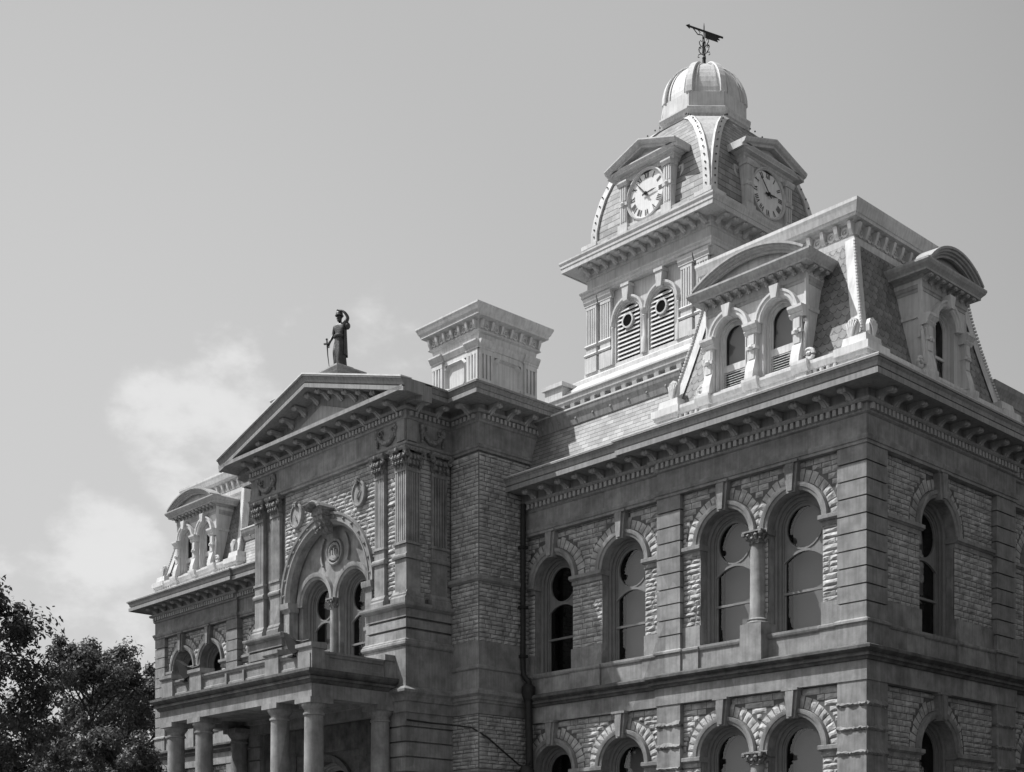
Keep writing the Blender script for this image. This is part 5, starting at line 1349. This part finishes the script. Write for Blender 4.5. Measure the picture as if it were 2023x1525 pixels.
b = MB(); b.tube([(-15.85, -4.36, 6.05), (-15.8, -3.3, 6.02), (-15.3, -2.6, 5.95), (-14.75, -2.28, 5.85), (-14.35, -1.9, 5.5), (-14.36, -1.2, 5.1), (-14.2, -.5, 4.6), (-13.98, -.33, 4.5)], .035, 6)
o = b.build('cable', 'iron', None, smooth=True); tag(o, 'black cable sagging along the wall from the portico corner down to the floodlight', 'cable')
def flood(x, y, z, lab):
    t = thing('floodlight', lab, 'floodlight', (x, y, z+EYE), 'floodlights on the portico balcony')
    b = MB(); f = Fr((0, 0), (.9, .43), (.43, -.9))
    b.prism(f, [(-.28, .78), (.10, .52), (.42, .12), (.10, .0), (-.10, .2)], -.22, .22); o = b.build('lamp_head', 'iron', None, lift=False); o.parent = t
    b = MB(); b.tube([(0, 0, -.05), (0, 0, .2)], .04, 6); b.box(G0, -.15, .15, -.15, .15, -.08, -.02); b.tube([f.p(.1, 0, .5), f.p(.35, 0, .45), f.p(.62, 0, .5)], .03, 6); o = b.build('mount', 'iron', None, lift=False); o.parent = t
flood(-17.75, -7.86, 8.16, 'dark floodlight on the balcony parapet beside the near portico corner')
flood(-25.2, -7.86, 8.16, 'dark floodlight on the far end of the balcony parapet before the distant arched windows')

# ============================================================ mirrored pavilion and wing
for o in MIRLIST: mirror(o, CH)
# body of the building so that nothing is hollow from the side
b = MB()
b.box(G0, -7.9, -2.0, 2.2, 8.9, -1.7, 14.9); b.box(G0, MIRX+2, MIRX+7.9, 2.2, 8.9, -1.7, 14.9)
b.box(G0, MIRX+7.5, -7.5, 2.0, 26, -1.7, 16.9); b.box(G0, MIRX+1, -1.0, 8, 30, -1.7, 15.0); b.box(G0, BL+.6, BR_-.6, -1.6, 7.5, 7.6, 17.4)
b.box(G0, -8, -2.2, 9, 22, 15, 16.9)
b.build('building_core', 'mortar', CH)

# ============================================================ trees
def tree(x, y, h, w, seed, m, label, crown0=.18, nclump=150, leaf=.17, per=150, group='trees left of the building'):
    rnd = random.Random(seed)
    t = thing('broadleaf_tree', label, 'tree', (x, y, 0), group)
    b = MB(); tips = []
    b.tube([(0, 0, 0), (.1, .05, h*.2), (-.05, .1, h*.45), (.1, 0, h*.8)], .034*h*.8, 9, taper=.05)
    vs = []; fs = []
    for k in range(nclump):
        u = rnd.random(); zf = crown0+(1-crown0)*u**.85
        rmax = w*.5*sqrt(max(.05, 1-((zf-.50)/.56)**2))
        a = rnd.uniform(0, 2*pi); r = rmax*sqrt(rnd.uniform(.15, 1))*rnd.uniform(.8, 1.12)
        c = Vector((r*cos(a), r*sin(a), h*zf*rnd.uniform(.96, 1.03)))
        if k % 3 == 0:
            s = Vector((.0, 0, max(h*.15, c.z-r*.9))); mid = (s+c)/2+Vector((rnd.uniform(-.3, .3), rnd.uniform(-.3, .3), .3)); b.tube([s, mid, c], .075, 5, taper=.02)
        cr = rnd.uniform(.45, 1.05)*w*.11
        for i in range(per):
            d = Vector((rnd.gauss(0, 1), rnd.gauss(0, 1), rnd.gauss(0, .72))).normalized()*cr*rnd.uniform(.35, 1.08)
            p = c+d; n = (d.normalized()+Vector((rnd.uniform(-1, 1), rnd.uniform(-1, 1), rnd.uniform(-.4, 1.2)))).normalized()
            e1 = n.orthogonal().normalized(); e2 = n.cross(e1); q = rnd.uniform(0, pi); f1 = e1*cos(q)+e2*sin(q); f2 = e2*cos(q)-e1*sin(q); s = leaf*rnd.uniform(.6, 1.25)
            k0 = len(vs); vs += [tuple(p-f1*s), tuple(p-f2*s*.45), tuple(p+f1*s), tuple(p+f2*s*.45)]; fs.append((k0, k0+1, k0+2, k0+3))
    o = b.build('trunk', 'bark', None, smooth=True, lift=False); o.parent = t
    b = MB(); b.v = vs; b.f = fs; o = b.build('crown', m, None, lift=False, recalc=False); o.parent = t
TREES = [(-120, 52, 14.4, 8.8, 1, 'leaf', 'tall dark tree cut off by the left edge of the picture', 170, .12),
         (178, 74, 15.2, 7.4, 2, 'leaf2', 'round-topped tree between the dark edge tree and the building', 190, .125),
         (268, 82, 15.2, 8.0, 3, 'leaf2', 'tree whose crown touches the far corner of the building', 190, .135),
         (50, 92, 13.2, 11., 5, 'leaf', 'broad dark tree low behind the other trees', 120, .2),
         (228, 60, 8.6, 5.0, 6, 'leaf2', 'small pale-leaved tree at the foot of the building corner', 130, .10)]
for px, d, h, w, sd_, m, lab, nc, lf in TREES:
    t = (px-1011)/2664.72
    tree(21.636+d*(t*cos(TH)-sin(TH)), -34.141+d*(t*sin(TH)+cos(TH)), h, w, sd_, m, lab, nclump=nc, leaf=lf, per=210)
# unseen trees added to shade the lower walls, beside the building and behind the camera
for k, (x, y, h, w) in enumerate(((15.5, 2, 15, 11), (16, 13, 16, 11), (13, 24, 16, 11), (27, 8, 17, 12), (34, -6, 16, 12), (4, -62, 17, 14), (-16, -66, 17, 14), (24, -60, 18, 14), (-38, -64, 16, 14))):
    tree(x, y, h, w, 30+k, 'leaf', ('added shading tree, out of view, on the side lawn nearest the near pavilion corner', 'added shading tree, out of view, on the side lawn midway along the side wall', 'added shading tree, out of view, at the rear of the side wall', 'added shading tree, out of view, outer row of the side lawn, farther back', 'added shading tree, out of view, outer row of the side lawn, nearest the street', 'added shading tree, out of view, across the road straight opposite the near pavilion', 'added shading tree, out of view, across the road opposite the pedimented centre', 'added shading tree, out of view, across the road, last on the near side', 'added shading tree, out of view, across the road, last on the far side')[k], nclump=70, leaf=.42, per=60, crown0=.15, group='unseen trees added to shade the lower walls')
print('brackets', NB[0], 'objects', len(COL.objects))
